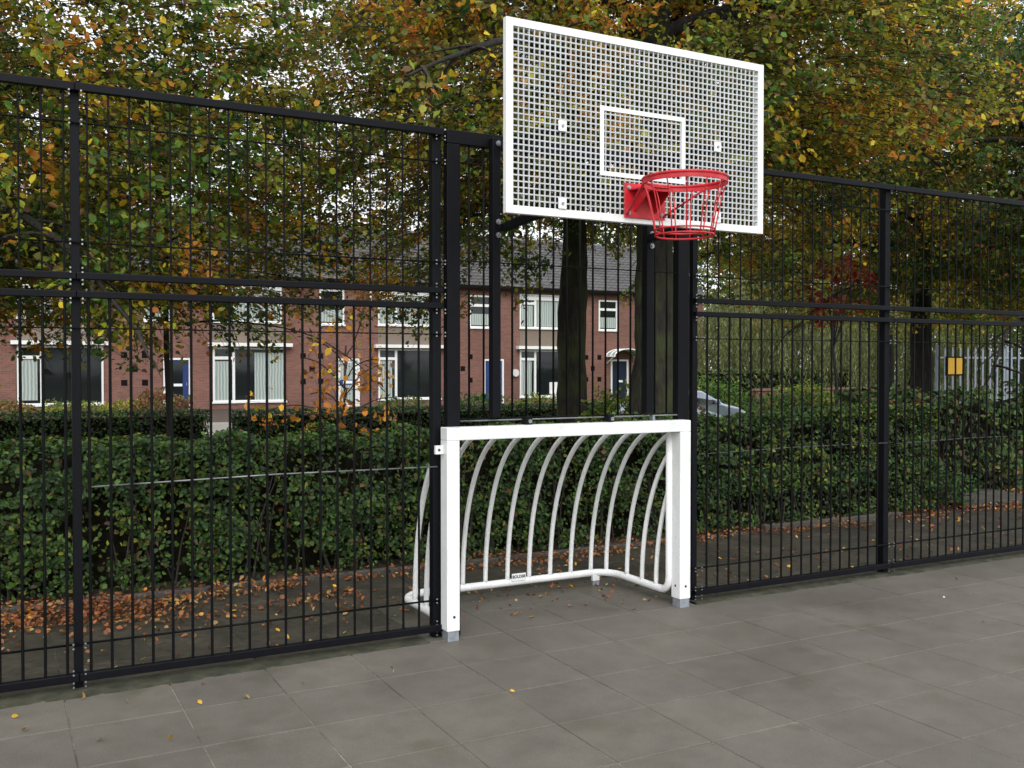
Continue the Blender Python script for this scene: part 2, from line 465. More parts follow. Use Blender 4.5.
# ------------------------------------------------------------------ steel mesh fence
ZT, ZU, ZL, ZB = 3.068, 2.114, 2.020, .066
WIRES_U = (2.89, 2.285); WIRES_L = (1.849, 1.045, .232)
def rail(mb, x0, x1, z, h=.04, d=.04): mb.box(x0, x1, -d / 2, d / 2, z - h / 2, z + h / 2)
def panel(parent, x0, x1, rx, bright=True):
    """one bay: an upper and a lower panel of rods between rails"""
    for z, h in ((ZT, .042), (ZU, .036), (ZL, .036), (ZB, .042)):
        up = MB(); rail(up, x0, x1, z, h); up.build('rail', M['black'], parent, bevel=.004)
    r = MB()
    for x in rx: r.tube([(x, 0, ZU), (x, 0, ZT)], .0054, 6, cap=False)
    for z in WIRES_U: r.tube([(x0, .010, z), (x1, .010, z)], .0048, 6)
    r.build('rod_grid', M['rod'], parent, smooth=True)
    r = MB()
    for x in rx: r.tube([(x, 0, ZB), (x, 0, ZL)], .0074, 8, cap=False)
    r.tube([(x0, .010, 1.849), (x1, .010, 1.849)], .0038, 6)
    r.tube([(x0, .012, .232), (x1, .012, .232)], .0062, 6)
    L = r.build('rod_grid', M['rod'], parent, smooth=True)
    if not bright: return
    w = MB(); w.tube([(x0 + .05, .014, 1.035), ((x0 + x1) / 2, .014, 1.05), (x1 - .03, .014, 1.045)], .0045 if x0 < 3 else .0030, 6)
    w.build('steel_wire', M['wire'] if x0 < 3 else M['wire_dim'], L, smooth=True)  # same wire all along; gleam painted stronger left of the goal
def clamps(post, x, zs, y=-.024, dx=.028):
    for z in zs:
        mb = MB()
        for s in (-1, 1):
            mb.cyl((x + s * dx, y - .003, z + .010), 'y', .0048, .008, 8)
            mb.cyl((x + s * dx, y - .003, z - .012), 'y', .0048, .008, 8)
        mb.build('clamp_bolts', M['bolt'], post)
CZ = (3.035, 2.89, 2.285, 2.143, 2.082, 1.988, 1.849, .232, .098, .035)
def big_post(parent, x, clx):
    mb = MB(); mb.box(x - .028, x + .028, .024, .086, -.02, 3.085)
    p = mb.build('post', M['black'], parent, bevel=.004); clamps(p, clx, CZ, -.003)
def thin_post(parent, x):
    mb = MB(); mb.box(x - .022, x + .022, .0205, .062, -.02, 3.085)
    p = mb.build('post', M['black'], parent, bevel=.003); clamps(p, x, CZ)
fl = empty('court_fence', (.357, 0, 0), 'black steel rod fence left of the white goal, with a slim bolted post', 'fence', 'black rod fences beside the goal')
panel(fl, .357 + .001, 2.386, [.413 + .1009 * k for k in range(19)][:19])
panel(fl, -1.62, .357 - .001, [.303 - .1015 * k for k in range(19)], False)
panel(fl, -3.6, -1.64, [-1.73 - .1 * k for k in range(19)])
thin_post(fl, .357); big_post(fl, 2.360, 2.372); big_post(fl, -1.63, -1.63); big_post(fl, -3.62, -3.62)
fr = empty('court_fence', (4.33, 0, 0), 'black steel rod fence right of the white goal, with a thick square post', 'fence', 'black rod fences beside the goal')
panel(fr, 4.31, 6.286, [4.421 + .1004 * k for k in range(18)])
panel(fr, 6.288, 8.22, [6.338 + .1005 * k for k in range(19)])
panel(fr, 8.24, 10.2, [8.33 + .1 * k for k in range(19)])
thin_post(fr, 4.33); big_post(fr, 6.258, 6.287); big_post(fr, 8.23, 8.23); big_post(fr, 10.22, 10.22)

# ------------------------------------------------------------------ black portal frame above the goal
pf = empty('portal_frame', (3.33, 0, 0), 'tall black square-tube frame rising behind the white goal and holding the backboard', 'frame')
for x0, x1 in ((2.418, 2.505), (4.165, 4.262)):
    mb = MB(); mb.box(x0, x1, .0, .062, -.01, 3.008); mb.build('post', M['black'], pf, bevel=.004)
mb = MB(); mb.box(2.418, 4.262, .0, .062, 3.010, 3.092); mb.build('top_beam', M['black'], pf, bevel=.004)
mb = MB()
for k in range(16):
    x = 2.573 + .1005 * k
    mb.tube([(x, .02, 1.325), (x, .02, 3.01)], .0068, 6)
for z in (1.33, 2.30, 2.90): mb.tube([(2.505, .008, z), (4.165, .008, z)], .004, 6)
mb.build('rod_grid', M['rod'], pf, smooth=True)
mb = MB(); mb.tube([(2.505, .008, 1.318), (4.165, .008, 1.318)], .0045, 6); mb.build('steel_wire', M['wire'], pf)
for xc in (2.722, 3.882):
    mb = MB(); mb.box(xc - .026, xc + .030, -.062, -.004, 1.34, 3.06)
    p = mb.build('support_post', M['black'], pf, bevel=.004)
    mb = MB()
    for z in (2.545, 2.463, 3.025): mb.cyl((xc + .012, -.066, z), 'y', .017, .008, 14); mb.cyl((xc + .012, -.073, z), 'y', .010, .010, 6)
    if xc < 3: mb.cyl((xc + .06, -.01, 3.03), 'y', .015, .012, 12)
    mb.build('bolt_heads', M['bolt'], p)
for xc in (2.96, 3.58):
    mb = MB(); mb.box(xc - .022, xc + .022, -.05, .02, 1.287, 1.335); p = mb.build('bracket', M['black'], pf, bevel=.003)
    mb = MB(); mb.cyl((xc + .004, -.054, 1.308), 'y', .013, .008, 12); mb.build('bolt_head', M['bolt'], p)
mb = MB(); mb.box(3.93, 3.95, -.03, .01, 1.287, 1.322); mb.build('bracket', M['galv'], pf, bevel=.002)

# ------------------------------------------------------------------ backboard
BY = -.77; X0, X1, Z0, Z1 = 2.418, 4.228, 2.480, 3.528
bb_ = empty('backboard', (3.316, BY, Z0), 'white grid basketball backboard held above the goal', 'backboard')
mb = MB(); w = .044; d0, d1 = BY, BY + .036
mb.box(X0, X0 + w, d0, d1, Z0, Z1); mb.box(X1 - w, X1, d0, d1, Z0, Z1)
mb.box(X0 + w, X1 - w, d0, d1, Z0, Z0 + w); mb.box(X0 + w, X1 - w, d0, d1, Z1 - w, Z1)
mb.build('board_frame', M['white'], bb_, bevel=.002)
mb = MB(); nxh, nzh = 52, 29
px = (X1 - X0 - 2 * w) / nxh; pz = (Z1 - Z0 - 2 * w) / nzh
for i in range(1, nxh):
    x = X0 + w + i * px; mb.box(x - .0031, x + .0031, BY + .004, BY + .012, Z0 + w, Z1 - w)
for j in range(1, nzh):
    z = Z0 + w + j * pz; mb.box(X0 + w, X1 - w, BY + .0055, BY + .0190, z - .0036, z + .0036)
M['grid'] = simple('shaded_grey_grating', (.56, .58, .59), .5, .2, 6)  # greyish grating; shade on the white grid is also put into its colour
mb.build('board_grid', M['grid'], bb_)
def sz_(k): return Z0 + w + k * pz
tx0, tx1, tz0, tz1 = 3.016, 3.617, 2.735, 3.128; tw = .026
mb = MB(); a, b2 = BY - .002, BY + .003
mb.box(tx0, tx0 + tw, a, b2, tz0, tz1); mb.box(tx1 - tw, tx1, a, b2, tz0, tz1)
mb.box(tx0 + tw, tx1 - tw, a, b2, tz0, tz0 + tw); mb.box(tx0 + tw, tx1 - tw, a, b2, tz1 - tw, tz1)
mb.build('target_rectangle', M['white'], bb_)
for x in (2.767, 3.860):
    for z in (2.555, 2.982):
        mb = MB(); mb.box(x - .026, x + .026, BY - .007, BY - .001, z - .03, z + .03)
        p = mb.build('mounting_plate', M['white'], bb_, bevel=.0015)
        mb = MB(); mb.cyl((x, BY - .010, z), 'y', .008, .008, 8); mb.build('bolt_head', M['bolt'], p)
        zz = z + (-.045 if z < 2.7 else .035); xs = 2.758 if x < 3 else 3.92
        mb = MB(); hw, hh = .019, .024
        mb.prism([(-.065, zz - hh), (-.065, zz + hh), (BY + .04, z + hh - .01), (BY + .04, z - hh - .01)], 'x', x - hw + .0, x + hw)
        mb.build('support_arm', M['black'], bb_, bevel=.003)
# ------------------------------------------------------------------ hoop
hp = empty('basketball_hoop', (3.316, BY, 2.51), 'red steel basketball hoop with a basket of thin red rods, bolted to the white backboard', 'hoop')
CX, CY, RZ, RR = 3.318, -1.150, 2.675, .228
mb = MB(); mb.box(3.176, 3.462, BY - .014, BY - .006, 2.508, 2.706)
pl = mb.build('mounting_plate', M['red'], hp, bevel=.003)
mb = MB()
for x in (3.203, 3.435):
    for z in (2.535, 2.678): mb.cyl((x, BY - .016, z), 'y', .0135, .005, 14); mb.cyl((x, BY - .021, z), 'y', .0085, .010, 6)
mb.build('bolt_heads', M['bolt'], pl)
def ring(r, z, n=72): return [(CX + r * math.cos(2 * math.pi * k / n), CY + r * math.sin(2 * math.pi * k / n), z) for k in range(n)]
mb = MB(); mb.tube(ring(RR, RZ), .0095, 8, closed=True)
n = 72; V = []; F = []   # flat band hanging under the ring
for z in (RZ, RZ - .030):
    for r in (RR - .0035, RR + .0035): V += [(x, y, z) for x, y, _ in ring(r, z)]
for k in range(n):
    k2 = (k + 1) % n
    F += [(k, k2, 2 * n + k2, 2 * n + k), (n + k, 3 * n + k, 3 * n + k2, n + k2), (2 * n + k, 2 * n + k2, 3 * n + k2, 3 * n + k)]
mb.add(V, F); mb.build('rim', M['red'], hp, smooth=False)
mb = MB()   # gusset from the plate to the rim
mb.prism([(3.20, BY - .012), (3.43, BY - .012), (3.39, CY + RR * .93), (3.245, CY + RR * .93)], 'z', RZ - .012, RZ - .004)
for x in (3.245, 3.385):
    mb.prism([(BY - .013, RZ - .012), (BY - .013, 2.54), (CY + RR * .96, RZ - .03), (CY + RR * .96, RZ - .012)], 'x', x, x + .006)
mb.build('gusset', M['red'], hp)
for s in (-1, 1):
    a = R(90 + s * 72)
    mb = MB(); mb.tube([(CX - s * .125, BY - .015, 2.525), (CX + math.cos(a) * RR * 1.0, CY + math.sin(a) * RR, RZ - .015)], .0062, 8)
    mb.build('brace', M['red'], hp, smooth=True)
mb = MB(); ZLOW = 2.368; RL = .158
for k in range(13):
    a = 2 * math.pi * (k + .5) / 13; pts = []
    for t in np.linspace(0, 1, 7):
        r = RR + (RL - RR) * (t ** .72); z = RZ - .02 + (ZLOW - RZ + .02) * t
        pts.append((CX + r * math.cos(a), CY + r * math.sin(a), z))
    mb.tube(pts, .0037, 6)
mb.tube(ring(RL, ZLOW, 48), .0055, 8, closed=True); mb.tube(ring(RL + .004, ZLOW + .030, 48), .0048, 8, closed=True)
mb.build('basket', M['red'], hp, smooth=True)

# ------------------------------------------------------------------ white goal
go = empty('football_goal', (3.285, 0, 0), 'white steel football goal with curved bars, standing in the fence opening', 'goal')
GX0, GX1, GT = 2.370, 4.200, 1.286
for x0, x1 in ((GX0, GX0 + .084), (GX1 - .090, GX1)):
    mb = MB(); mb.box(x0, x1, -.10, -.002, .058, GT - .078); p = mb.build('post', M['white'], go, bevel=.005)
    mb = MB(); mb.box(x0 + .007, x1 - .004, -.094, -.008, -.01, .058); mb.build('plinth', M['zinc'], p, bevel=.002)
    mb = MB(); mb.cyl(((x0 + x1) / 2 + .004, -.1005, .145), 'y', .0085, .003, 12)
    if x0 > 3: mb.cyl((x0 - .0005, -.05, .145), 'x', .0085, .003, 12)
    mb.build('bolt_hole', M['ink'], p)
mb = MB(); mb.box(GX0, GX1, -.10, -.002, GT - .078, GT); mb.build('crossbar', M['white'], go, bevel=.005)
for x0, x1, z in ((GX0 - .054, GX0 - .001, 1.152), (GX1 + .001, GX1 + .022, 1.14)):
    mb = MB(); mb.box(x0, x1, -.052, -.030, z - .026, z + .026); p = mb.build('side_bracket', M['white'], go, bevel=.002)
    mb = MB(); mb.cyl(((x0 + x1) / 2 - .003, -.0535, z), 'y', .008, .003, 10); mb.build('bolt_hole', M['ink'], p)
# ground rail with rounded corners, turning up beside the posts
RY, RZB, rr, cr = .785, .092, .027, .17
LX, RX = 2.418, 4.112
def arc(cx, cy, a0, a1, r, n=7): return [(cx + r * math.cos(R(a0 + (a1 - a0) * k / n)), cy + r * math.sin(R(a0 + (a1 - a0) * k / n))) for k in range(n + 1)]
pts = [(LX, .02, 1.19), (LX, .02, .20)] + [(LX, .02 + .09 - .09 * math.cos(R(a)), .092 + .09 - .09 * math.sin(R(a))) for a in (20, 45, 70, 90)]
pts += [(x, y, RZB) for x, y in arc(LX + cr, RY - cr, 180, 90, cr)]
pts += [(x, y, RZB) for x, y in arc(RX - cr, RY - cr, 90, 0, cr)]
pts += [(RX, .02 + .09 - .09 * math.cos(R(a)), .092 + .09 - .09 * math.sin(R(a))) for a in (90, 70, 45, 20)] + [(RX, .02, .20), (RX, .02, 1.19)]
mb = MB(); mb.tube(pts, rr, 14); mb.build('ground_rail', M['white'], go, smooth=True)
def bar(x, y0, ztop):
    pts = []
    sh = RY - y0      # every bar has the same bend; the side ones are cut short where they meet the upright
    for t in np.linspace(0, 1, 40):
        a = t * math.pi / 2
        y = RY * max(0, math.cos(a)) ** .86 - sh
        pts.append((x, max(y, .012), .10 + (ztop - .10) * math.sin(a)))
        if y < .012: break
    mb = MB(); mb.tube(pts, .0165, 10); mb.build('curved_bar', M['white'], go, smooth=True)
xs = np.linspace(2.665, 3.975, 9)
xs = [2.53 + .1780 * k for k in range(9)]
for x in xs: bar(float(x), RY, 1.235)
bar(4.068, RY - .04, 1.235)
for x in (LX, RX):
    bar(x, .60, 1.235) if False else None
for x, s in ((RX, 1), (LX + .004, -1)):
    bar(x, .535, 1.235); bar(x, .345, 1.235); bar(x, .175, 1.235)
for x in (3.985,):
    mb = MB(); mb.box(x - .03, x + .03, RY - .03, RY - .004, .035, .085); p = mb.build('foot', M['white'], go, bevel=.002)
    mb = MB(); mb.box(x - .028, x + .028, RY - .028, RY - .006, -.01, .035); mb.build('plinth', M['zinc'], p)
mb = MB(); sx0, sx1 = 3.262, 3.375
mb.box(sx0, sx1, RY - .034, RY - .030, .105, .158); st = mb.build('name_plate', M['sticker'], go)
cu = bpy.data.curves.new('plate_lettering', 'FONT'); cu.body = 'BOLDER'; cu.size = .029; cu.align_x = 'CENTER'; cu.align_y = 'CENTER'; cu.extrude = .0005
cu.offset = .0008
t0 = bpy.data.objects.new('plate_lettering_curve', cu); COL.objects.link(t0); bpy.context.view_layer.update()
tm = bpy.data.meshes.new_from_object(t0.evaluated_get(bpy.context.evaluated_depsgraph_get())); bpy.data.objects.remove(t0)
tm.materials.clear(); tm.materials.append(M['ink']); tx = bpy.data.objects.new('plate_lettering', tm); COL.objects.link(tx)
tx.location = ((sx0 + sx1) / 2, RY - .035, .134); tx.rotation_euler = (R(90), 0, 0); tx.scale = (1.0, 1, 1)
adopt(tx, st)

# ------------------------------------------------------------------ houses
HY = 33.7
def window(parent, x0, x1, z0, z1, mull=None, transom=None, curt=None, name='window'):
    f = MB(); t = .07; y0, y1 = HY - .03, HY + .06
    f.box(x0, x0 + t, y0, y1, z0, z1); f.box(x1 - t, x1, y0, y1, z0, z1)
    f.box(x0 + t, x1 - t, y0, y1, z0, z0 + t); f.box(x0 + t, x1 - t, y0, y1, z1 - t, z1)
    if mull:
        for m_ in mull: f.box(m_ - .05, m_ + .05, y0 - .004, y1, z0 + t, z1 - t)
    if transom:
        for (a, b_, z) in transom: f.box(a, b_, y0 - .008, y1 + .002, z - .06, z + .06)
    W = f.build(name, M['white_plastic'], parent)
    s = MB(); s.box(x0 - .04, x1 + .04, HY - .07, HY - .031, z0 - .05, z0 + .02); s.build('sill', M['white_plastic'], W)
    p = MB(); p.box(x0 + t, x1 - t, HY + .02, HY + .028, z0 + t, z1 - t); p.build('pane', M['glass'], W)
    if curt:
        for (a, b_, za, zb) in curt:
            c = MB(); n_ = max(4, int((b_ - a) / .07)); V = []
            for i in range(n_ + 1):
                xx = a + (b_ - a) * i / n_; yy = HY + .012 + .004 * math.cos(i * 1.7)
                V += [(xx, yy, za), (xx, yy, zb)]
            c.add(V, [(2 * i, 2 * i + 2, 2 * i + 3, 2 * i + 1) for i in range(n_)])
            c.build('curtain', M['curtain'], W)
    return W
def house(X, label, door, Wd=6.85, open_left=False, canopy=False, pipe=False, lamp=False, last=False, variant=0):
    h = empty('terraced_house', (X, HY, 0), label, 'house', 'brick terraced houses in one row')
    def fx(a): return X + a
    # wall built around its openings
    ops = [(.30, 3.22, .12, 2.50), (.30, 3.22, 2.50, 3.36), (.30, 3.05, 3.36, 4.98), (4.60, 5.68, 3.34, 4.84), (5.30, 6.36, -.3, 2.0)] if not last else []
    xs_ = sorted({0, Wd} | {o[0] for o in ops} | {o[1] for o in ops}); zs_ = sorted({-.7, 5.3} | {o[2] for o in ops} | {o[3] for o in ops})
    mb = MB()
    for i in range(len(xs_) - 1):
        for j in range(len(zs_) - 1):
            cx, cz = (xs_[i] + xs_[i + 1]) / 2, (zs_[j] + zs_[j + 1]) / 2
            if any(o[0] < cx < o[1] and o[2] < cz < o[3] for o in ops): continue
            a, b_, c, d = fx(xs_[i]), fx(xs_[i + 1]), zs_[j], zs_[j + 1]
            mb.add([(a, HY, c), (b_, HY, c), (b_, HY, d), (a, HY, d)], [(0, 1, 2, 3)])
    for o in ops:   # reveals
        a, b_, c, d = fx(o[0]), fx(o[1]), o[2], o[3]
        for (p, q) in (((a, c), (b_, c)), ((b_, c), (b_, d)), ((b_, d), (a, d)), ((a, d), (a, c))):
            mb.add([(p[0], HY, p[1]), (q[0], HY, q[1]), (q[0], HY + .12, q[1]), (p[0], HY + .12, p[1])], [(0, 1, 2, 3)])
    e = 0.0
    mb.add([(fx(0) + e, HY, -.7), (fx(0) + e, HY + 9, -.7), (fx(0) + e, HY + 9, 5.3), (fx(0) + e, HY + 4.5, 8.0), (fx(0) + e, HY, 5.3)], [(0, 1, 2, 3, 4)]) if X < -10 else None
    if last: mb.add([(fx(Wd), HY, -.7), (fx(Wd), HY + 9, -.7), (fx(Wd), HY + 9, 5.3), (fx(Wd), HY + 4.5, 8.0), (fx(Wd), HY, 5.3)], [(0, 1, 2, 3, 4)])
    mb.build('wall', M['brick'], h)
    mb = MB(); mb.add([(fx(0), HY + 9, -.7), (fx(Wd), HY + 9, -.7), (fx(Wd), HY + 9, 5.3), (fx(0), HY + 9, 5.3)], [(0, 1, 2, 3)])
    mb.build('rear_wall', M['brick'], h)
    # roof: stepped courses of tiles
    rf = MB(); nrow = 17; y0, y1, z0, z1 = HY - .32, HY + 4.5, 5.22, 8.02
    ncol = int(Wd / .34)
    for k in range(nrow):
        ya, yb = y0 + (y1 - y0) * k / nrow, y0 + (y1 - y0) * (k + 1) / nrow; za, zb = z0 + (z1 - z0) * k / nrow, z0 + (z1 - z0) * (k + 1) / nrow
        for c in range(ncol):
            rf.ct = random.random() * .5 + .25
            xa = fx(Wd * c / ncol); xb = fx(Wd * (c + 1) / ncol); xm = xa + (xb - xa) * .55
            rf.add([(xa, ya, za + .05), (xm, ya, za + .085), (xb, ya, za + .05), (xb, yb + .03, zb + .012), (xm, yb + .03, zb + .045), (xa, yb + .03, zb + .012),
                    (xa, ya, za - .02), (xb, ya, za - .02)], [(0, 1, 4, 5), (1, 2, 3, 4), (6, 7, 2, 1, 0)])
    rf.ct = .3
    rf.add([(fx(0), y1, z1), (fx(Wd), y1, z1), (fx(Wd), HY + 9.3, z0), (fx(0), HY + 9.3, z0)], [(0, 1, 2, 3)])
    roof = rf.build('roof', M['roof'], h, tone=True)
    rd = MB(); rd.tube([(fx(0), y1, z1 + .04), (fx(Wd), y1, z1 + .04)], .12, 10); rd.build('ridge', M['grey_plate'], roof)
    gt = MB(); gt.box(fx(0), fx(Wd), HY - .42, HY - .28, 5.12, 5.25); gt.box(fx(0), fx(Wd), HY - .28, HY - .001, 5.17, 5.22)
    gt.build('gutter', M['dark'], roof)
    if last:
        return h
    # living-room window
    if variant == 0: cu_ = [(fx(.40), fx(.98), .42, 1.98)]
    elif variant == 1: cu_ = [(fx(.40), fx(1.02), .22, 1.85), (fx(1.95), fx(3.12), .22, 2.20)]
    else: cu_ = [(fx(.40), fx(.95), .30, 1.9), (fx(2.75), fx(3.1), .3, 2.1)]
    W = window(h, fx(.32), fx(3.20), .24, 2.40, mull=[fx(1.12)], transom=[(fx(.39), fx(1.07), 1.98)], curt=cu_)
    p = MB(); p.box(fx(.30), fx(3.22), HY + .01, HY + .05, -.2, .19); p.build('apron', M['beige'], h)
    p = MB(); p.box(fx(.12), fx(3.42), HY - .30, HY - .003, 2.44, 2.58); p.build('canopy_beam', M['white_plastic'], h)
    p = MB(); p.box(fx(.31), fx(3.21), HY + .008, HY + .045, 2.585, 3.34); p.build('panel', M['beige'] if variant != 2 else M['beige'], h)
    window(h, fx(.31), fx(3.04), 3.41, 4.97, mull=[fx(1.12)], transom=[(fx(.38), fx(1.07), 4.55)],
           curt=[(fx(1.2), fx(2.94), 3.5, 4.7)] + ([(fx(.42), fx(1.0), 3.5, 4.45)] if variant != 1 else []))
    p = MB(); p.box(fx(.33), fx(3.02), HY - .05, HY - .032, 4.70, 4.88); p.build('blind_box', M['white_plastic'], h)
    window(h, fx(4.61), fx(5.67), 3.38, 4.83, transom=[(fx(4.68), fx(5.60), 4.38)], curt=[(fx(4.7), fx(5.58), 3.5, 4.0)])
    # door
    fr_ = MB(); fr_.box(fx(5.32), fx(5.40), HY - .02, HY + .06, -.3, 1.98); fr_.box(fx(6.26), fx(6.34), HY - .02, HY + .06, -.3, 1.98); fr_.box(fx(5.40), fx(6.26), HY - .02, HY + .06, 1.90, 1.98)
    D = fr_.build('door_frame', M['white_plastic'], h)
    dl = MB(); dl.box(fx(5.405), fx(6.255), HY + .03, HY + .055, -.28, 1.895)
    dl.build('door_leaf', M[door], D)
    gp = MB(); gp.box(fx(5.52), fx(6.12), HY + .020, HY + .029, .15, 1.0); gp.box(fx(5.52), fx(6.12), HY + .020, HY + .029, 1.12, 1.80)
    if door == 'white_plastic': gp.build('door_pane', M['curtain'], D)
    elif variant == 0: 
        gp2 = MB(); gp2.box(fx(5.66), fx(6.04), HY + .020, HY + .029, .15, 1.80); gp2.build('door_pane', M['glass'], D)
    if door == 'white_plastic':
        q = MB(); q.box(fx(5.47), fx(6.17), HY + .008, HY + .018, .88, 1.10); q.build('blue_panel', M['blue_door'], D)
        q = MB(); q.box(fx(5.62), fx(6.02), HY + .002, HY + .007, .93, 1.05); q.build('letter_plate', M['sticker'], D)
    else:
        q = MB(); q.box(fx(5.70), fx(6.02), HY + .006, HY + .016, .88, .98); q.build('letter_plate', M['sticker'], D)
    hd = MB(); hd.tube([(fx(6.18), HY + .0, .9), (fx(6.18), HY + .0, 1.02)], .015, 6); hd.build('handle', M['galv'], D)
    # five flat dark plates, recess shade painted on, set out like die spots
    for (dx, z) in ((3.92, 2.08), (4.66, 2.08), (4.29, 1.55), (3.92, 1.03), (4.66, 1.03)):
        q = MB(); s_ = .11
        q.box(fx(dx) - s_, fx(dx) + s_, HY - .006, HY + .004, z - s_, z + s_)
        q.build('niche_shade_plate', M['dark'], h)
    if lamp:
        q = MB(); q.cyl((fx(.05), HY - .08, 1.35), 'y', .17, .14, 16); q.build('wall_lamp', M['lamp_white'], h, smooth=False)
    if canopy:
        q = MB(); n_ = 10
        for y in (HY - .75, HY - .4, HY - .03):
            q.tube([(fx(5.83) + .80 * math.cos(R(180 * k / n_)), y, 2.12 + .36 * math.sin(R(180 * k / n_))) for k in range(n_ + 1)], .03, 6)
        for s_ in (-1, 1): q.tube([(fx(5.83) + s_ * .8, HY - .78, 2.12), (fx(5.83) + s_ * .8, HY, 2.12)], .03, 6); q.tube([(fx(5.83) + s_ * .8, HY - .7, 2.12), (fx(5.83) + s_ * .8, HY, 1.75)], .02, 6)
        C = q.build('door_canopy', M['white_plastic'], h)
        q = MB(); V = []
        for y in (HY - .77, HY - .01): V += [(fx(5.83) + .78 * math.cos(R(180 * k / n_)), y, 2.13 + .35 * math.sin(R(180 * k / n_))) for k in range(n_ + 1)]
        q.add(V, [(k, k + 1, n_ + 2 + k, n_ + 1 + k) for k in range(n_)]); q.build('canopy_sheet', M['curtain'], C)
    if pipe:
        q = MB(); q.tube([(fx(Wd) - .03, HY - .06, -.2), (fx(Wd) - .03, HY - .06, 5.15)], .045, 8); q.build('downpipe', M['white_plastic'], h)
    return h
house(-6.55, 'brick house at the left edge of the row, cut off by the photo frame', 'blue_door', variant=1, pipe=False)
house(.30, 'brick house behind the slim fence post, blue door and dark wide window with hanging lamps', 'blue_door', variant=0)
house(7.15, 'brick house whose white door carries a blue band, pale curtains in its wide window', 'white_plastic', variant=1, pipe=True)
house(14.0, 'brick house behind the left black posts, its plain blue door right of a curtained window', 'blue_door', variant=2)
house(20.85, 'brick house with an arched white canopy over its dark door, beside the mossy trunk', 'dark_door', variant=2, canopy=True, pipe=True, lamp=True)
house(27.7, 'end house of the brick row, mostly hidden behind the thick trunk', 'blue_door', Wd=4.15, last=True)
# hanging lamps behind the dark window
for k, (x, z) in enumerate(((1.55, 1.45), (2.35, 1.30))):
    q = MB(); x += .30 - .3
    q.tube([(x + .0, HY + .010, z + .02), (x, HY + .010, 2.3)], .008, 5)
    q.tube([(x, HY + .01, z), (x, HY + .01, z + .24)], [.006, .006], 5)
    q.prism([(x - .28, z - .1), (x + .28, z - .1), (x + .06, z + .12), (x - .06, z + .12)], 'y', HY + .005, HY + .014)
    tag(q.build('pendant_lamp', M['dark']), ('left' if k == 0 else 'right') + ' dark cone lamp hanging in the wide window behind the slim fence post', 'lamp', 'cone lamps in the window')
# ------------------------------------------------------------------ hedges and shrubs
def hedge(name, x0, x1, y0, y1, z0, ztop, dens, size, wts, label, seed=0, rough=.10, group=None, core='soil', twig=True, gaps=0):
    h = empty(name, ((x0 + x1) / 2, (y0 + y1) / 2, z0), label, 'hedge', group)
    def top(x): 
        zt = ztop(x) if callable(ztop) else ztop
        return zt
    L = x1 - x0; D = y1 - y0
    H = top((x0 + x1) / 2) - z0
    nf = int(L * H * dens); ntp = int(L * D * dens * .8); ne = int(D * H * dens)
    P = []; Nn = []
    x = rng.uniform(x0, x1, nf); tt = rng.uniform(0, 1, nf) ** .92
    zt = np.array([top(a) for a in x]); z = z0 + .02 + (zt - z0) * tt
    dep = rng.exponential(.10, nf); y = y0 + dep
    P.append(np.c_[x, y, z]); Nn.append(np.tile([0, -1, .35], (nf, 1)))
    x = rng.uniform(x0, x1, ntp); y = rng.uniform(y0, y1, ntp); z = np.array([top(a) for a in x]) - rng.exponential(.05, ntp)
    P.append(np.c_[x, y, z]); Nn.append(np.tile([0, -.2, 1], (ntp, 1)))
    for xe, s in ((x0, -1), (x1, 1)):
        y = rng.uniform(y0, y1, ne); z = z0 + (top(xe) - z0) * rng.uniform(0, 1, ne)
        P.append(np.c_[xe - s * rng.exponential(.06, ne), y, z]); Nn.append(np.tile([s, 0, .3], (ne, 1)))
    P = np.concatenate(P); Nn = np.concatenate(Nn).astype(float)
    d = np.array([noise.noise(Vector((p[0] * 2.3 + seed, p[1] * 2.3, p[2] * 2.8))) + .5 * noise.noise(Vector((p[0] * 7 + seed, 5, p[2] * 7))) for p in P])
    P[:, 1] -= rough * d * (P[:, 1] < (y0 + y1) / 2); P[:, 2] += rough * .9 * d * (P[:, 2] > z0 + .6 * H)
    P[:, :2] += 0
    # keep fewer leaves low down and in hollows
    keep = rng.uniform(size=len(P)) < np.clip(.85 + gaps * (d - .1) * 2.5, .12, 1)
    P = P[keep]; Nn = Nn[keep]
    leaves('foliage', P, size, tints(P, wts, seed, 1.3, 1.2) * .60 * rng.uniform(.55, 1.5, (len(P), 1)), M['hedge_leaf'], h, Nn)
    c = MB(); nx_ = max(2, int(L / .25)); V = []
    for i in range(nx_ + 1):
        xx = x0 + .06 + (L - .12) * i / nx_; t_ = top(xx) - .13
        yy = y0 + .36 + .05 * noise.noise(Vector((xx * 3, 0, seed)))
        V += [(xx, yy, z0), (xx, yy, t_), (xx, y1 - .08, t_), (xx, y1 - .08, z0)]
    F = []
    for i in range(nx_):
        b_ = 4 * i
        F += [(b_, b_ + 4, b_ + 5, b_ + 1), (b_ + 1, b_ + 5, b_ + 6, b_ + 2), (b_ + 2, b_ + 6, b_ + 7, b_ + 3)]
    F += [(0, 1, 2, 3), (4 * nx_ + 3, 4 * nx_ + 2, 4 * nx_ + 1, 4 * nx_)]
    c.add(V, F); c.build('dark_core', M['hedge_core'], h)  # solid filler block, the hedge's inner shade put into its dark colour
    if twig:
        t = MB()
        for k in range(int(L * 14)):
            a = random.uniform(x0, x1); b_ = y0 + random.uniform(.03, .22); lean = random.uniform(-.3, .3); hz = (top(a) - z0) * random.uniform(.5, 1.0)
            t.tube([(a, b_, z0), (a + lean * .4, b_ + .03, z0 + hz * .5), (a + lean, b_ - .02, z0 + hz)], [.009, .006, .003], 4, cap=False)
        t.build('branches', M['twig'], h)
    return h
M['hedge_core'] = simple('hedge_core_shade', (.016, .015, .009), 1, .7, 14, bmp=1.0, spec=.05)
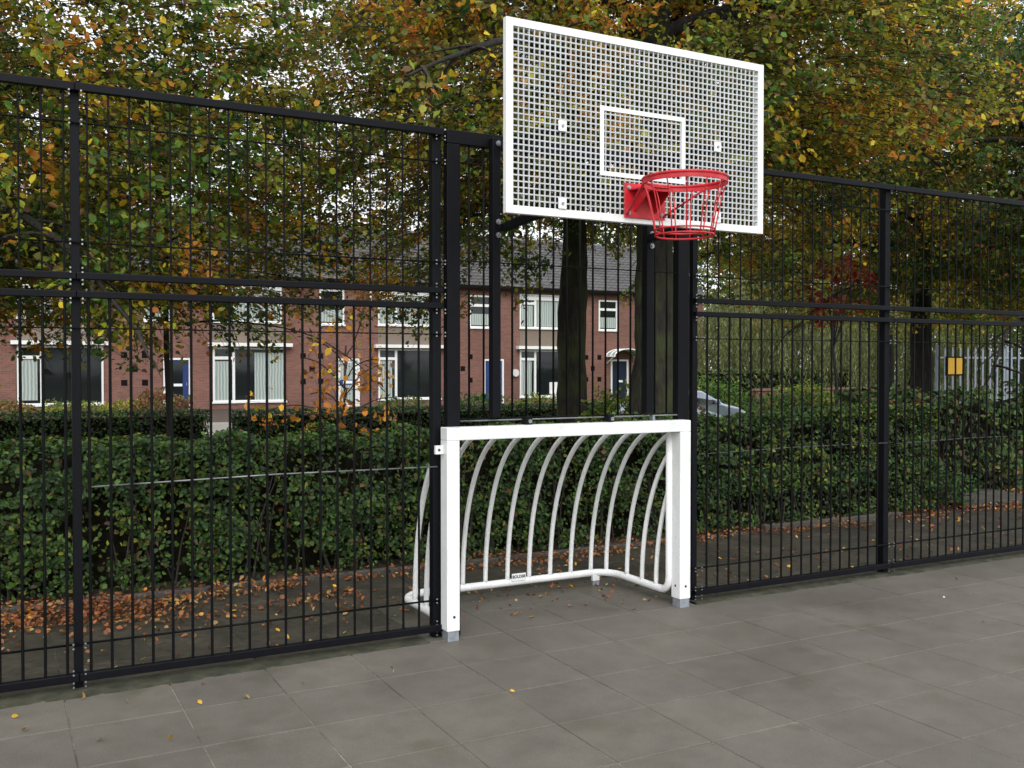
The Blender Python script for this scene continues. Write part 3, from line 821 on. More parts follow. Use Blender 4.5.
hw = {'dg': .46, 'b': .035, 'g': .46, 'ol': .05, 'yg': .02}
def nt_top(x):
    b = 1.075 + .035 * sm(x, 4, 6) + .05 * sm(x, 6.9, 8.4) + .03 * noise.noise(Vector((x * 1.3, 0, 0))) + .03 * noise.noise(Vector((x * 4, 7, 0)))
    return b
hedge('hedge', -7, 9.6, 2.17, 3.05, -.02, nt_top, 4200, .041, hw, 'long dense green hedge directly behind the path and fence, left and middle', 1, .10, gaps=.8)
def nt_top2(x): return 1.24 + .10 * noise.noise(Vector((x * 1.7, 3, 0))) + .10 * sm(x, 11, 14)
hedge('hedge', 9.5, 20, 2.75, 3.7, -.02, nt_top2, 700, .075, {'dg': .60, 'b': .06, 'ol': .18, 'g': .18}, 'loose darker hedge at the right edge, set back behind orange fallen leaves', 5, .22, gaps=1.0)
hw2 = {'dg': .6, 'g': .4}
hedge('hedge', -6, 3.68, 14.2, 15.1, 0, .79, 650, .06, hw2, 'neatly clipped dark hedge across the street, left of the gap', 2, .015, 'clipped hedges across the street', twig=False)
hedge('hedge', 4.22, 13.2, 14.2, 15.1, 0, .75, 650, .06, hw2, 'neatly clipped dark hedge across the street, right of the gap', 3, .015, 'clipped hedges across the street', twig=False)
hedge('hedge', 25, 33.5, 25.2, 26.4, -.6, 1.48, 60, .17, {'dg': .6, 'ol': .3, 'g': .1}, 'tall dark hedge block behind the car', 8, .12, twig=False)

def shrub(x, y, rx, rz, n, size, wts, label, z=0., seed=0, upright=False, name='shrub', group=None):
    z += gz(x, y)
    s = empty(name, (x, y, z), label, 'shrub', group)
    u = rand_unit(n); r = rng.uniform(.35, 1, n) ** .5
    P = u * r[:, None]; d = np.array([noise.noise(Vector((p[0] * 2 + seed, p[1] * 2, p[2] * 2))) for p in P])
    P *= (1 + .55 * d)[:, None]
    P = np.c_[x + P[:, 0] * rx, y + P[:, 1] * rx, z + rz * .52 + P[:, 2] * rz * .5]
    P = P[P[:, 2] > z + .02]
    leaves('foliage', P, size, tints(P, wts, seed, 2), M['hedge_leaf'], s)
    t = MB()
    for k in range(14):
        a = random.uniform(0, 6.28); q = random.uniform(.2, .7)
        t.tube([(x, y, z), (x + rx * q * .5 * math.cos(a), y + rx * q * .5 * math.sin(a), z + rz * .45), (x + rx * q * math.cos(a), y + rx * q * math.sin(a), z + rz * .85)], [.02, .012, .005], 4, cap=False)
    t.build('stem', M['twig'], s)
    return s
shrub(.3, 27, .8, .62, 900, .10, {'b': .5, 'ol': .3, 'o': .1}, 'brownish low shrub under the leftmost wide window', seed=1)
shrub(2.0, 27, 1.1, .60, 1200, .09, {'g': .4, 'ol': .4, 'yg': .2}, 'low green shrub below the window with hanging lamps', seed=2)
shrub(3.4, 26, .8, .62, 1000, .09, {'yg': .6, 'y': .2, 'g': .2}, 'yellow-green low shrub just left of the reddish round shrub', seed=3)
shrub(3.85, 22, .85, .96, 1800, .09, {'b': .6, 'r': .08, 'ol': .3}, 'rounded reddish-brown shrub in front of the first blue door', seed=4)
shrub(10.0, 20, .9, .8, 900, .09, {'g': .5, 'ol': .4}, 'green shrub in front of the curtained window', seed=12)
shrub(11.9, 19, 1.0, .92, 1200, .09, {'dg': .5, 'g': .5}, 'dark green shrub below the second plain blue door', seed=5)
shrub(14.3, 20, .9, .85, 1000, .09, {'yg': .5, 'ol': .4, 'g': .2}, 'pale green shrub left of the mossy slim trunk', seed=6)
shrub(8.2, 6.6, .62, 1.32, 2600, .06, {'yg': .3, 'g': .6, 'ol': .2}, 'leafy bush growing round the foot of the mossy trunk', seed=7)
shrub(9.5, 6.9, .55, 1.25, 900, .06, {'ol': .5, 'yg': .3, 'b': .2, 'o': .1}, 'thin olive and rust bush right of the mossy trunk', seed=8)
shrub(23.2, 22.8, 1.7, 1.85, 3000, .11, {'g': .8, 'yg': .15, 'dg': .3}, 'bright green bush just behind the bonnet of the parked car', seed=9)
shrub(25.2, 20.2, 1.15, 1.65, 2200, .12, {'yg': .5, 'g': .5}, 'pale yellow-green rounded bush right of the car', seed=10)
for k, (x, l) in enumerate(((23.3, 'first dark bush right of the bright bush'), (27.2, 'dark bush in front of the low reddish wall'), (29.4, 'dark bush left of the thick fence post, before the lawn'))):
    shrub(x, 19 + .3 * k, 1.5, 1.35, 1700, .12, {'dg': .6, 'g': .3, 'ol': .2}, l, seed=20 + k, group='dark bushes before the low wall')
shrub(9.85, 2.35, .42, .42, 900, .05, {'dg': 1.0, 'g': .15}, 'low blue-green clump on the path at the end of the hedge', seed=30)
# low reddish garden wall
gw = empty('garden_wall', (31, 24, 0), 'low reddish garden wall seen over the dark bushes', 'wall')
q = MB(); q.box(26.5, 35.5, 23.9, 24.1, -.7, .68); q.build('wall_body', M['brick'], gw)
q = MB(); q.box(26.4, 35.6, 23.84, 24.16, .682, .76); q.build('coping', M['red_wall'], gw)

# ------------------------------------------------------------------ trees
class Seg:
    """collects thin straight twigs quickly"""
    def __init__(s): s.a = []; s.b = []; s.r = []
    def add(s, a, b, r): s.a.append(a); s.b.append(b); s.r.append(r)
    def build(s, name, mat, parent):
        A = np.array(s.a); B = np.array(s.b); r = np.array(s.r); n = len(A)
        T = B - A; T /= np.linalg.norm(T, axis=1, keepdims=True) + 1e-9
        U = np.cross(T, np.array([.3, .5, .81])); U /= np.linalg.norm(U, axis=1, keepdims=True) + 1e-9; W = np.cross(T, U)
        V = np.zeros((n, 6, 3))
        for j in range(3):
            o = math.cos(j * 2.094) * U + math.sin(j * 2.094) * W
            V[:, j] = A + o * r[:, None]; V[:, 3 + j] = B + o * r[:, None] * .45
        F = (np.arange(n)[:, None] * 6 + np.array([0, 1, 4, 3, 1, 2, 5, 4, 2, 0, 3, 5])).reshape(-1)
        me = bpy.data.meshes.new(name)
        me.vertices.add(n * 6); me.vertices.foreach_set('co', V.astype(np.float32).ravel())
        me.loops.add(n * 12); me.loops.foreach_set('vertex_index', F.astype(np.int32))
        me.polygons.add(n * 3); me.polygons.foreach_set('loop_start', np.arange(0, n * 12, 4, dtype=np.int32))
        me.update(calc_edges=True); me.materials.append(mat)
        o = bpy.data.objects.new(name, me); COL.objects.link(o); adopt(o, parent); return o

def tree(x, y, r0, H, cr, z1, zlow, seed, wts, label, limbs=18, per=7, lsize=.072, leafmat='leaf', bark='bark', lean=(0, 0), sub_step=.30, tw_step=.13, droop=1.0, name='tree', group=None, ragged=.35, visz=7.5, azr=None, spread=2.1, nleaf_r=.10, K=1500, cper=36, cz=None, vr=3.2, hole=-.03):
    rs = np.random.default_rng(seed)
    z0 = gz(x, y)
    t = empty(name, (x, y, z0), label, 'tree', group)
    # trunk with burls and flutes
    n_, m_ = 40, 20; V = []
    def tc(z): 
        return np.array([x + lean[0] * z + .06 * noise.noise(Vector((z * .5, seed, 0))), y + lean[1] * z + .06 * noise.noise(Vector((z * .5, seed, 9))), z0 - .1 + z])
    def tr(z): return r0 * (1 - .62 * z / H) + r0 * .35 * math.exp(-z / .28)
    for i in range(n_ + 1):
        z = H * i / n_; c = tc(z)
        for j in range(m_):
            a = 2 * math.pi * j / m_
            rr_ = tr(z) * (1 + .26 * noise.noise(Vector((math.cos(a) * 1.6 + seed, math.sin(a) * 1.6, z * 1.3))) + .14 * noise.noise(Vector((math.cos(a) * 4, math.sin(a) * 5 + seed, z * 3.5))))
            V.append(c + rr_ * np.array([math.cos(a), math.sin(a), 0]))
    F = [(i * m_ + j, i * m_ + (j + 1) % m_, (i + 1) * m_ + (j + 1) % m_, (i + 1) * m_ + j) for i in range(n_) for j in range(m_)]
    mb = MB(); mb.add(V, F); mb.build('trunk', M[bark], t, smooth=True)
    lm = MB(); tw = Seg(); LC = []
    for k in range(limbs):
        f = (k + .5) / limbs; zb = z1 + (H - z1) * f ** 1.1 * .93
        az = k * 2.39996 + rs.uniform(-.4, .4) + seed
        if azr: az = azr[0] + (azr[1] - azr[0]) * rs.uniform()
        L = cr * (1.05 - .55 * f ** 2) * rs.uniform(.75, 1.1)
        el = R(18 + 48 * f) + rs.uniform(-.15, .15)
        d = np.array([math.cos(az) * math.cos(el), math.sin(az) * math.cos(el), math.sin(el)])
        p = tc(zb).copy(); pts = [p.copy()]; ns = 12; step = L / ns
        for i in range(ns):
            d = d + np.array([rs.normal() * .09, rs.normal() * .09, -(.055 + .05 * (i / ns)) * droop + rs.normal() * .05])
            d /= np.linalg.norm(d); p = p + d * step; pts.append(p.copy())
        rb = min(tr(zb) * .55, .040 * L / 1.6 + .01)
        lm.tube(pts, [max(.006, rb * (1 - .9 * i / ns)) for i in range(ns + 1)], 6, cap=False)
        pts = np.array(pts); cum = 0.
        s = L * .12 + rs.uniform(0, .2); side = 1
        while s < L:
            i = min(int(s / step), ns - 1); fr_ = s / step - i; q = pts[i] * (1 - fr_) + pts[i + 1] * fr_
            dl = pts[i + 1] - pts[i]; dl /= np.linalg.norm(dl)
            side = -side
            perp = np.cross(dl, [0, 0, 1.]); perp /= np.linalg.norm(perp) + 1e-9
            ang = R(rs.uniform(35, 75)); up = rs.uniform(-.55, .45)
            ds = dl * math.cos(ang) + side * perp * math.sin(ang) + np.array([0, 0, up]); ds /= np.linalg.norm(ds)
            sl = rs.uniform(.45, 1.0) * cr * .26 * (1 - .35 * s / L); ks = 5; sp = [q]; dd = ds.copy()
            for j in range(ks):
                dd = dd + np.array([rs.normal() * .13, rs.normal() * .13, -.12 * droop + rs.normal() * .06]); dd /= np.linalg.norm(dd)
                sp.append(sp[-1] + dd * sl / ks)
            for j in range(ks): tw.add(sp[j], sp[j + 1], max(.0035, rb * .30 * (1 - j / ks)))
            u = .08
            while u < sl:
                j = min(int(u / (sl / ks)), ks - 1); g_ = u / (sl / ks) - j; a_ = sp[j] * (1 - g_) + sp[j + 1] * g_
                dv = sp[j + 1] - sp[j]; dv /= np.linalg.norm(dv)
                tv = dv + rs.normal(size=3) * .75; tv[2] -= .35 * droop; tv /= np.linalg.norm(tv)
                tl = rs.uniform(.15, .38); e_ = a_ + tv * tl
                zz = zlow(e_[0], e_[1]) if callable(zlow) else zlow
                zz += ragged * noise.noise(Vector((e_[0] * 1.1 + seed, e_[1] * 1.1, 0))) * 1.6
                if e_[2] > zz and e_[2] < visz and e_[1] > 1.2:
                    tw.add(a_, e_, .0028)
                    n1 = rs.poisson(per)
                    ts = rs.uniform(.2, 1.05, n1)[:, None]
                    LC.append(a_ + (e_ - a_) * ts + rs.normal(size=(n1, 3)) * nleaf_r * .55)
                u += tw_step * rs.uniform(.6, 1.5)
            s += sub_step * rs.uniform(.6, 1.4)
    lm.build('limbs', M['bark_dark'], t, smooth=True)
    # sprays filling the crown volume, with holes where the noise is low
    if K:
        c0 = tc(cz or (H * .62)); got = 0; tries = 0
        while got < K and tries < K * 12:
            tries += 1
            u = rs.normal(size=3); u /= np.linalg.norm(u); q = rs.uniform(.12, 1) ** .45
            c = c0 + u * q * np.array([cr, cr, vr])
            if c[2] > visz or c[1] < 1.6: continue
            zl = zlow(c[0], c[1]) if callable(zlow) else zlow
            zz = zl + ragged * 1.6 * noise.noise(Vector((c[0] * 1.1 + seed, c[1] * 1.1, 0)))
            if c[2] < zz: continue
            dn = noise.noise(Vector((c[0] * .75 + seed * 3, c[1] * .75, c[2] * .95))) + .55 * noise.noise(Vector((c[0] * 2.2, c[1] * 2.2, c[2] * 2.2 + seed)))
            if dn < hole: continue
            got += 1
            out = (c - c0) * np.array([1, 1, .3]); out /= np.linalg.norm(out) + 1e-9
            b0 = c - out * .35 + np.array([0, 0, .12]); tw.add(b0 - out * .25, b0, .007)
            for j in range(4):
                e_ = c + rs.normal(size=3) * np.array([.17, .17, .11]) + out * .08 - np.array([0, 0, .05]); tw.add(b0, e_, .0045)
                n1 = rs.poisson(cper / 4); ts = rs.uniform(.15, 1.1, n1)[:, None]
                LC.append(b0 + (e_ - b0) * ts + rs.normal(size=(n1, 3)) * np.array([.06, .06, .04]))
    tw.build('twigs', M['twig'], t)
    LC = np.concatenate(LC)
    leaves('crown', LC, lsize, tints(LC, wts, seed, .8, spread) * np.array([1.30, 1.22, 1.1]), M[leafmat], t, np.tile([0, -.25, .55], (len(LC), 1)))
    print('tree', label[:30], len(LC))
    return t
aut = {'dg': .08, 'g': .30, 'b': .04, 'ol': .12, 'yg': .20, 'y': .13, 'o': .12}
aut2 = {'dg': .06, 'g': .22, 'b': .05, 'ol': .20, 'yg': .20, 'y': .13, 'o': .14}
drk = {'dg': .46, 'g': .16, 'b': .06, 'ol': .20, 'yg': .08, 'y': .04}
tree(-1.7, 7.0, .24, 9.5, 5.4, 2.4, 1.9, 11, aut, 'autumn tree beside the left edge, its mixed green and orange branches hanging over the fence', limbs=22, per=6, K=3800, hole=-.04, visz=9, cz=4.9, vr=4.3)
tree(1.97, 8.0, .045, 6.2, 2.9, 2.2, 2.0, 12, aut, 'slim young tree with a thin grey stem before the left clipped hedge', limbs=16, per=6, bark='bark_dark', K=520, vr=2.3, cz=3.9)
tree(8.17, 8.0, .25, 10.5, 5.4, 4.3, lambda x, y: 2.35 if x < 6.4 else 3.9, 13, aut2, 'tree with a slim mossy trunk seen right of the left black post', limbs=24, per=6, lean=(.02, 0), K=3400, hole=-.05, visz=10, vr=4.6, cz=6.2)
tree(7.32, 4.6, .29, 9.5, 4.6, 4.4, lambda x, y: 3.0 if (x < 5.3 or x > 8.6) else 3.7, 14, aut2, 'tree with the thickest dark trunk, behind the right black posts', limbs=22, per=6, lean=(.004, 0), K=1800, visz=8.5)
tree(17.72, 9.0, .25, 9.5, 6.0, 4.2, 2.6, 15, aut2, 'tree with a dark straight trunk left of the yellow sign', limbs=26, per=7, bark='bark_dark', lean=(-.012, 0), K=3000, visz=9.5, cz=5.8, vr=3.9)
tree(17.5, 4.4, .26, 9, 5.6, 3.2, 3.3, 16, drk, 'dark leafy tree beyond the right edge, its branches reaching in over the fence', limbs=22, per=7, bark='bark_dark', K=2200)
tree(2.95, 3.55, .02, 1.95, .85, .55, .9, 17, {'ol': .12, 'b': .14, 'o': .5, 'y': .2}, 'small sapling with orange leaves poking out above the hedge', limbs=20, per=7, lsize=.068, bark='bark_dark', sub_step=.14, tw_step=.10, name='sapling', ragged=.05, K=0)
# background trees: coarser leaves, far away
def far_tree(x, y, r, h, n, size, wts, label, seed, z_lo=.8, bark='bark_dark', group='background trees beyond the lawn and houses'):
    z0 = gz(x, y); t = empty('tree', (x, y, z0), label, 'tree', group)
    mb = MB(); tk = 1 if r > 1 else .14
    mb.tube([(x, y, z0 - .1), (x + .1, y, z0 + h * .35), (x, y + .1, z0 + h * .8)], [.28 * tk, .2 * tk, .06 * tk], 9); mb.build('trunk', M[bark], t, smooth=True)
    K = 70; u = rand_unit(K); rad = rng.uniform(.45, 1, K)
    cen = np.c_[x + u[:, 0] * r * rad, y + u[:, 1] * r * rad, z0 + (z_lo + h) / 2 + u[:, 2] * rad * (h - z_lo) / 2]
    lb = MB()
    for c in cen[:30 if r > 3.5 else 7]: lb.tube([(x, y, z0 + h * .55), ((x + c[0]) / 2, (y + c[1]) / 2, (c[2] + z0 + h * .55) / 2 + .3), tuple(c)], [.09 * tk, .05 * tk, .015 * tk], 5, cap=False)
    lb.build('limbs', M[bark], t)
    idx = rng.integers(0, K, n); sp = r * .26
    P = cen[idx] + rand_unit(n) * (rng.uniform(.2, 1, n) ** .5)[:, None] * sp * np.array([1, 1, .75])
    P = P[P[:, 2] > z0 + .1]
    leaves('crown', P, size, tints(P, wts, seed, .35), M['leaf'], t, np.tile([0, -.3, .6], (len(P), 1)))
    return t
bg = {'dg': .40, 'g': .25, 'ol': .25, 'yg': .12}
far_tree(37, 35, 3.8, 9, 9000, .17, bg, 'dense green tree beside the end of the brick row', 1)
far_tree(44, 40, 6.5, 12, 12000, .24, bg, 'broad dark tree far behind the weeping willow', 2, .2)
far_tree(56, 40, 6.5, 12, 12000, .24, bg, 'broad dark tree behind the pale fence, left of two', 3, .2)
far_tree(66, 36, 6.5, 12, 11000, .24, {'dg': .3, 'yg': .3, 'ol': .3, 'y': .1}, 'olive and yellow tree far right behind the pale fence', 4, .2)
far_tree(36, 19, 4.2, 8.5, 11000, .15, {'yg': .35, 'ol': .3, 'g': .2, 'y': .15}, 'yellow-green tree above the pale steel fence', 5, 2.6)
far_tree(33, 42, 5.5, 12, 9000, .24, bg, 'tall dark tree behind the end house', 6, .5)
far_tree(-4, 52, 6, 11, 5000, .28, aut, 'distant tree rising behind the leftmost roofs', 7, 3)
far_tree(44, 22, 4.5, 9, 10000, .17, {'dg': .5, 'g': .2, 'ol': .2, 'yg': .1}, 'dark green tree standing right behind the pale steel fence', 8, .3)
far_tree(22.9, 14.5, 3.3, 7.5, 10000, .12, {'ol': .25, 'g': .15, 'yg': .28, 'o': .10, 'y': .2}, 'yellow-flecked tree hanging above the car and bushes', 9, 3.1)
# red-leaved spray
far_tree(11.5, 5.6, .62, 3.5, 520, .075, {'r': .85, 'b': .15}, 'small dark red-leaved tree below the yellow canopy', 10, 2.3, group=None)
# weeping willow
def willow(x, y, r, h, n, label):
    z0 = gz(x, y); t = empty('weeping_willow', (x, y, z0), label, 'tree', 'weeping willows beyond the bushes')
    mb = MB(); mb.tube([(x, y, z0 - .1), (x + .2, y, z0 + 3), (x, y, z0 + h * .85)], [.4, .3, .1], 9); mb.build('trunk', M['bark_dark'], t, smooth=True)
    LC = []; tw = Seg()
    for k in range(n):
        a = rng.uniform(0, 6.283); q = r * rng.uniform(.15, 1) ** .6; px_, py_ = x + q * math.cos(a), y + q * math.sin(a)
        ztop = z0 + h * math.sqrt(max(.02, 1 - (q / r) ** 2 * .75)) * rng.uniform(.8, 1); zb = z0 + rng.uniform(.2, 2.0)
        m_ = int((ztop - zb) / .07); zz = np.linspace(ztop, zb, m_)
        sx = .15 * np.sin(zz * .7 + k); C = np.c_[px_ + sx, py_ + sx * .5, zz] + rng.normal(size=(m_, 3)) * .05
        LC.append(C); tw.add((px_, py_, ztop), (px_ + .1, py_, zb), .006)
    tw.build('limbs', M['twig'], t)
    LC = np.concatenate(LC)
    T = np.array([(.22, .245, .095)]) * rng.uniform(.6, 1.3, (len(LC), 1))
    leaves('crown', LC, .16, T, M['leaf'], t, shape=NARROW, hang=True)
willow(31.7, 28.5, 4.3, 6.6, 560, 'weeping willow with hanging olive strands beside the end of the brick row')
willow(41.5, 29.0, 5.0, 6.8, 620, 'weeping willow with hanging olive strands behind the thick fence post')

# ------------------------------------------------------------------ pale palisade fence and yellow sign
pf2 = empty('palisade_fence', (26, 13, 0), 'pale grey steel palisade fence with pointed pales at the right edge', 'fence')
FY = 13.0
def Xp(a): return a
q = MB()
for k in range(60):
    x = 23.58 + .325 * k
    q.prism([(x - .035, .0 + gz(x, FY)), (x + .035, gz(x, FY)), (x + .035, 2.12), (x, 2.2), (x - .035, 2.12)], 'y', FY - .012, FY + .002)
q.build('pales', M['palegrey'], pf2)
for z in (.5, 1.9):
    q = MB(); q.box(23.35, 43, FY + .004, FY + .045, z - .025, z + .025); q.build('rail', M['palegrey'], pf2)
for x in (23.40, 26.4, 29.4, 32.4, 35.4):
    q = MB(); q.box(x - .05, x + .05, FY + .05, FY + .14, gz(x, FY), 2.25); q.build('post', M['palegrey'], pf2)
sg = empty('warning_sign', (23.95, FY - .04, 1.7), 'plain yellow rectangular sign fixed to the pale palisade fence', 'sign')
q = MB(); q.box(23.62, 24.28, FY - .030, FY - .020, 1.43, 1.89); q.build('sign_face', M['yellow'], sg, bevel=.003)
q = MB(); q.box(23.58, 24.32, FY - .018, FY - .0135, 1.39, 1.93); q.build('sign_backing', M['dark'], sg)

# ------------------------------------------------------------------ parked car (mostly hidden behind the hedge)
cz = gz(20, 20) + .0; CXc = 17.75
car = empty('parked_car', (CXc + 2, 20, cz), 'silver-blue hatchback parked beyond the hedge, only bonnet and windscreen showing', 'car')
def car_profile():
    return [(0, .35), (.02, .75), (.12, .98), (.75, 1.36), (1.2, 1.43), (2.0, 1.44), (2.35, 1.40), (3.15, .98), (3.75, .86), (4.02, .70), (4.08, .45), (4.05, .28), (3.6, .22), (.5, .22)]
mb = MB(); pr = car_profile(); rings_ = []
ys = [(-.80, .0), (-.78, .0)]
for (yy, inset) in ((-.84, .05), (-.78, .0), (.78, .0), (.84, .05)):
    ring_ = []
    for (a, z) in pr:
        tumb = .16 * sm(z, .92, 1.40)
        yv = yy * (1 - tumb)
        ring_.append((CXc + a + (inset if a < 2 else -inset), 20 + yv, cz + z - inset * .6 * (z > .6)))
    rings_.append(ring_)
V = [p for r_ in rings_ for p in r_]; n = len(pr); F = [tuple(range(n)), tuple(range(3 * n, 4 * n))]
for k in range(3):
    for i in range(n): F.append((k * n + i, k * n + (i + 1) % n, (k + 1) * n + (i + 1) % n, (k + 1) * n + i))
mb.add(V, F); mb.build('body', M['car'], car, bevel=.03)
for s in (-1, 1):
    def side(poly, nm, mat, off=.006):
        q = MB(); V = []
        for o_ in (off, -.01):
            for (a, z) in poly: V.append((CXc + a, 20 + s * (.84 * (1 - .16 * sm(z, .92, 1.40)) + o_ - .004), cz + z))
        n = len(poly); q.add(V, [tuple(range(n)), tuple(range(n, 2 * n))[::-1]] + [(i, (i + 1) % n, n + (i + 1) % n, n + i) for i in range(n)])
        return q.build(nm, mat, car)
    side([(.40, 1.00), (1.55, 1.00), (1.55, 1.33), (.95, 1.33), (.72, 1.25)], 'side_window', M['glass'])
    side([(1.63, 1.00), (2.98, .98), (2.32, 1.31), (1.63, 1.34)], 'side_window', M['glass'])
    q = MB(); q.box(CXc + 2.72, CXc + 2.88, 20 + s * .86 - .07, 20 + s * .86 + .07, cz + 1.0, cz + 1.13); q.build('wing_mirror', M['car'], car, bevel=.03)
    side([(1.75, .86), (1.93, .86), (1.93, .89), (1.75, .89)], 'door_handle', M['dark_door'], .03)
    side([(3.72, .72), (4.0, .62), (4.0, .72), (3.78, .80)], 'headlight', M['sticker'], .01)
    for a in (.75, 3.25):
        q = MB(); q.cyl((CXc + a, 20 + s * .76, cz + .31), 'y', .31, .19, 24); w_ = q.build('wheel', M['rubber'], car, bevel=.02)
        q = MB(); q.cyl((CXc + a, 20 + s * .86, cz + .31), 'y', .2, .02, 20); q.build('rim', M['galv'], w_)
q = MB(); q.add([(CXc + 2.40, 20 - .60, cz + 1.405), (CXc + 2.40, 20 + .60, cz + 1.405), (CXc + 3.08, 20 + .68, cz + 1.045), (CXc + 3.08, 20 - .68, cz + 1.045),], [(0, 1, 2, 3)])
q.build('windscreen', M['glass'], car)

# white garden chair by the window
ch = empty('garden_chair', (21.9, 31.5, 0), 'white garden seat in front of the window beside the mossy trunk', 'chair')
q = MB(); q.box(21.6, 22.2, 31.2, 31.7, .40, .45); q.build('seat', M['pot'], ch)
q = MB(); q.box(21.6, 22.2, 31.70, 31.75, .45, .95); q.build('backrest', M['pot'], ch)
for a, b_ in ((21.62, 31.22), (22.14, 31.22), (21.62, 31.66), (22.14, 31.66)):
    q = MB(); q.box(a, a + .04, b_, b_ + .04, 0, .40); q.build('leg', M['pot'], ch)

# ------------------------------------------------------------------ fallen leaves
def litter(name, P, size, wts, seed, label=None):
    n = len(P); N = np.tile([0, 0, 1.], (n, 1))
    u = N + .35 * rand_unit(n)
    o = leaves(name, P, size, tints(P, wts, seed, 3), M['litter'], None, u)
    return o
parts = []
def band(n, x0, x1, yc, ys_, dens_f=1.2, z=.004, thr=-.1):
    x = rng.uniform(x0, x1, n); y = yc + rng.normal(size=n) * ys_
    d = np.array([noise.noise(Vector((a * dens_f, b * 2.2, 4))) for a, b in zip(x, y)])
    k = (d + .25 * rng.uniform(-1, 1, n) > thr); x, y = x[k], y[k]
    parts.append(np.c_[x, y, z + rng.uniform(0, .022, len(x))])
band(6800, -4, 2.3, 1.62, .24, 1.0, thr=-.02)
band(1200, -4, 5, 1.2, .35, 1.4, thr=.12)
band(1400, -4, 9, 2.02, .10, 1.3, z=.016, thr=-.05)
band(900, 2.3, 4.6, 1.85, .12, 1.6, thr=.05)
band(700, 4.6, 8.0, 1.85, .12, 1.5, thr=.0)
band(2000, 8.6, 15, 1.95, .28, 1.0, thr=-.25)
band(2500, 9.8, 16, 2.6, .3, 1.0, thr=-.2, z=.02)
P = np.concatenate(parts); P = P[P[:, 1] < 3.0]
o = litter('fallen_leaves', P, .052, {'o': .10, 'b': .2, 'rust': .7}, 1) if False else None
PAL['rust'] = (.27, .095, .028); PAL['rust2'] = (.17, .062, .024); PAL['tan'] = (.34, .22, .08); PAL['gold'] = (.52, .30, .03)
o = litter('fallen_leaves', P, .036, {'rust2': .42, 'rust': .45, 'o': .06, 'tan': .05}, 1); tag(o, 'orange and rust leaves drifted along the hedge', 'fallen leaves', kind='stuff')
n = 900; P = np.c_[rng.uniform(-4, 15, n), rng.uniform(.12, 1.85, n), np.full(n, .006)]
o = litter('fallen_leaves', P, .034, {'rust2': .35, 'tan': .25, 'rust': .3, 'gold': .06}, 2); tag(o, 'loose leaves scattered over the dark path behind the fence', 'fallen leaves', kind='stuff')
LV = [(.059, -.291, 'gold', 'left of the slim fence post foot'), (.097, -.509, 'tan', 'near the bottom left corner'), (.386, -.782, 'gold', 'at the bottom edge below the slim post'),
      (.659, -.927, 'gold', 'at the bottom edge, second from the left'), (.863, -.504, 'gold', 'in the middle of the slabs below the left panel'), (1.083, -.54, 'tan', 'below the middle of the left panel'),
      (.549, -.321, 'tan', 'just right of the slim post foot'), (1.392, -.447, 'tan', 'lying alone below the right half of the left panel'), (2.296, -1.067, 'gold', 'on the open slabs below the goal'),
      (3.804, .007, 'tan', 'inside the goal mouth, by the right post'), (3.59, .276, 'rust', 'inside the goal, near its back rail'), (1.876, -.499, 'tan', 'below the end of the left panel'), (1.898, -.412, 'rust', 'close to the tan leaf below the left panel'),
      (6.542, -.402, 'rust', 'near the thick post at the right'), (5.598, -1.323, 'o', 'on the slabs at the far right'), (5.957, -.751, 'sticker', 'tiny pale, right of the goal'),
      (2.748, -2.088, 'tan', 'at the bottom edge right of the middle'), (3.085, .152, 'o', 'inside the goal by the left post'), (.93, -.22, 'rust', 'at the slab edge under the left panel'), (.36, -.16, 'tan', 'at the slab edge by the slim post')]
PAL['sticker'] = (.6, .6, .55)
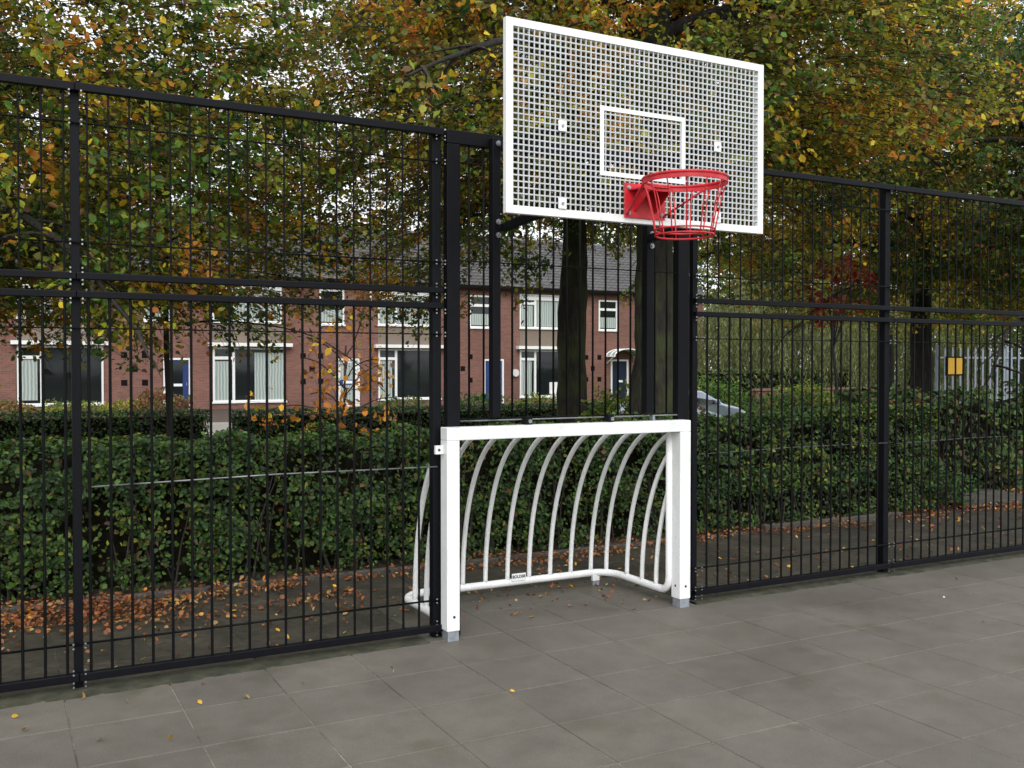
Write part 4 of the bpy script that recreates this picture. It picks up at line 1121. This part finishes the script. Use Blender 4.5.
for (x, y, c, where) in LV:
    P = np.array([[x, y, .012]]); s = .022 if c == 'sticker' else rng.uniform(.028, .040)
    N = np.array([[rng.normal() * .3, rng.normal() * .3, 1.]])
    o = leaves('fallen_leaf', P, s, np.array([PAL[c]]) * rng.uniform(.8, 1.15), M['litter'], None, N)
    me = o.data; co = np.zeros(len(me.vertices) * 3); me.vertices.foreach_get('co', co); co = co.reshape(-1, 3)
    co[:, 2] += .0035 - co[:, 2].min(); me.vertices.foreach_set('co', co.astype(np.float32).ravel())
    nm = {'gold': 'yellow', 'tan': 'tan', 'rust': 'rust-brown', 'o': 'orange', 'sticker': 'pale'}[c]
    tag(o, nm + ' fallen leaf ' + where, 'leaf', 'leaves scattered on the court')

# ------------------------------------------------------------------ light, sky, camera
w = bpy.data.worlds.new('World'); SC.world = w; w.use_nodes = True; nt = w.node_tree
bgn = nt.nodes['Background']; sky = nt.nodes.new('ShaderNodeTexSky'); sky.sky_type = 'NISHITA'; sky.sun_disc = False
sky.sun_elevation = R(42); sky.sun_rotation = R(200); sky.air_density = 1.0; sky.dust_density = 6.0; sky.ozone_density = 1
hs = nt.nodes.new('ShaderNodeHueSaturation'); hs.inputs['Saturation'].default_value = .10
nt.links.new(sky.outputs[0], hs.inputs['Color'])
oc = nt.nodes.new('ShaderNodeMix'); oc.data_type = 'RGBA'; oc.inputs[0].default_value = .72   # overcast: cloud layer evens the sky out
oc.inputs[7].default_value = (8.6, 8.8, 9.1, 1)
nt.links.new(hs.outputs[0], oc.inputs[6]); nt.links.new(oc.outputs[2], bgn.inputs['Color'])
bgn.inputs['Strength'].default_value = .13
sl = bpy.data.lights.new('sun', 'SUN'); sl.energy = .7; sl.angle = R(35); sl.color = (1, .97, .93)
so = bpy.data.objects.new('sun', sl); COL.objects.link(so)
az, el = R(200), R(42)
dirv = Vector((math.sin(az) * math.cos(el), math.cos(az) * math.cos(el), math.sin(el)))
so.rotation_euler = dirv.to_track_quat('Z', 'Y').to_euler()
SC.view_settings.view_transform = 'Standard'; SC.view_settings.look = 'None'; SC.view_settings.exposure = .7; SC.view_settings.gamma = 1
cd = bpy.data.cameras.new('camera'); cam = bpy.data.objects.new('camera', cd); COL.objects.link(cam); SC.camera = cam
cd.sensor_width = 36; cd.lens = 968.7 / 1024 * 36; cd.clip_end = 2000; cd.clip_start = .05
cam.location = (0, -5.388, 1.655)
cam.rotation_euler = (R(90 - 1.05), 0, R(-27.98))
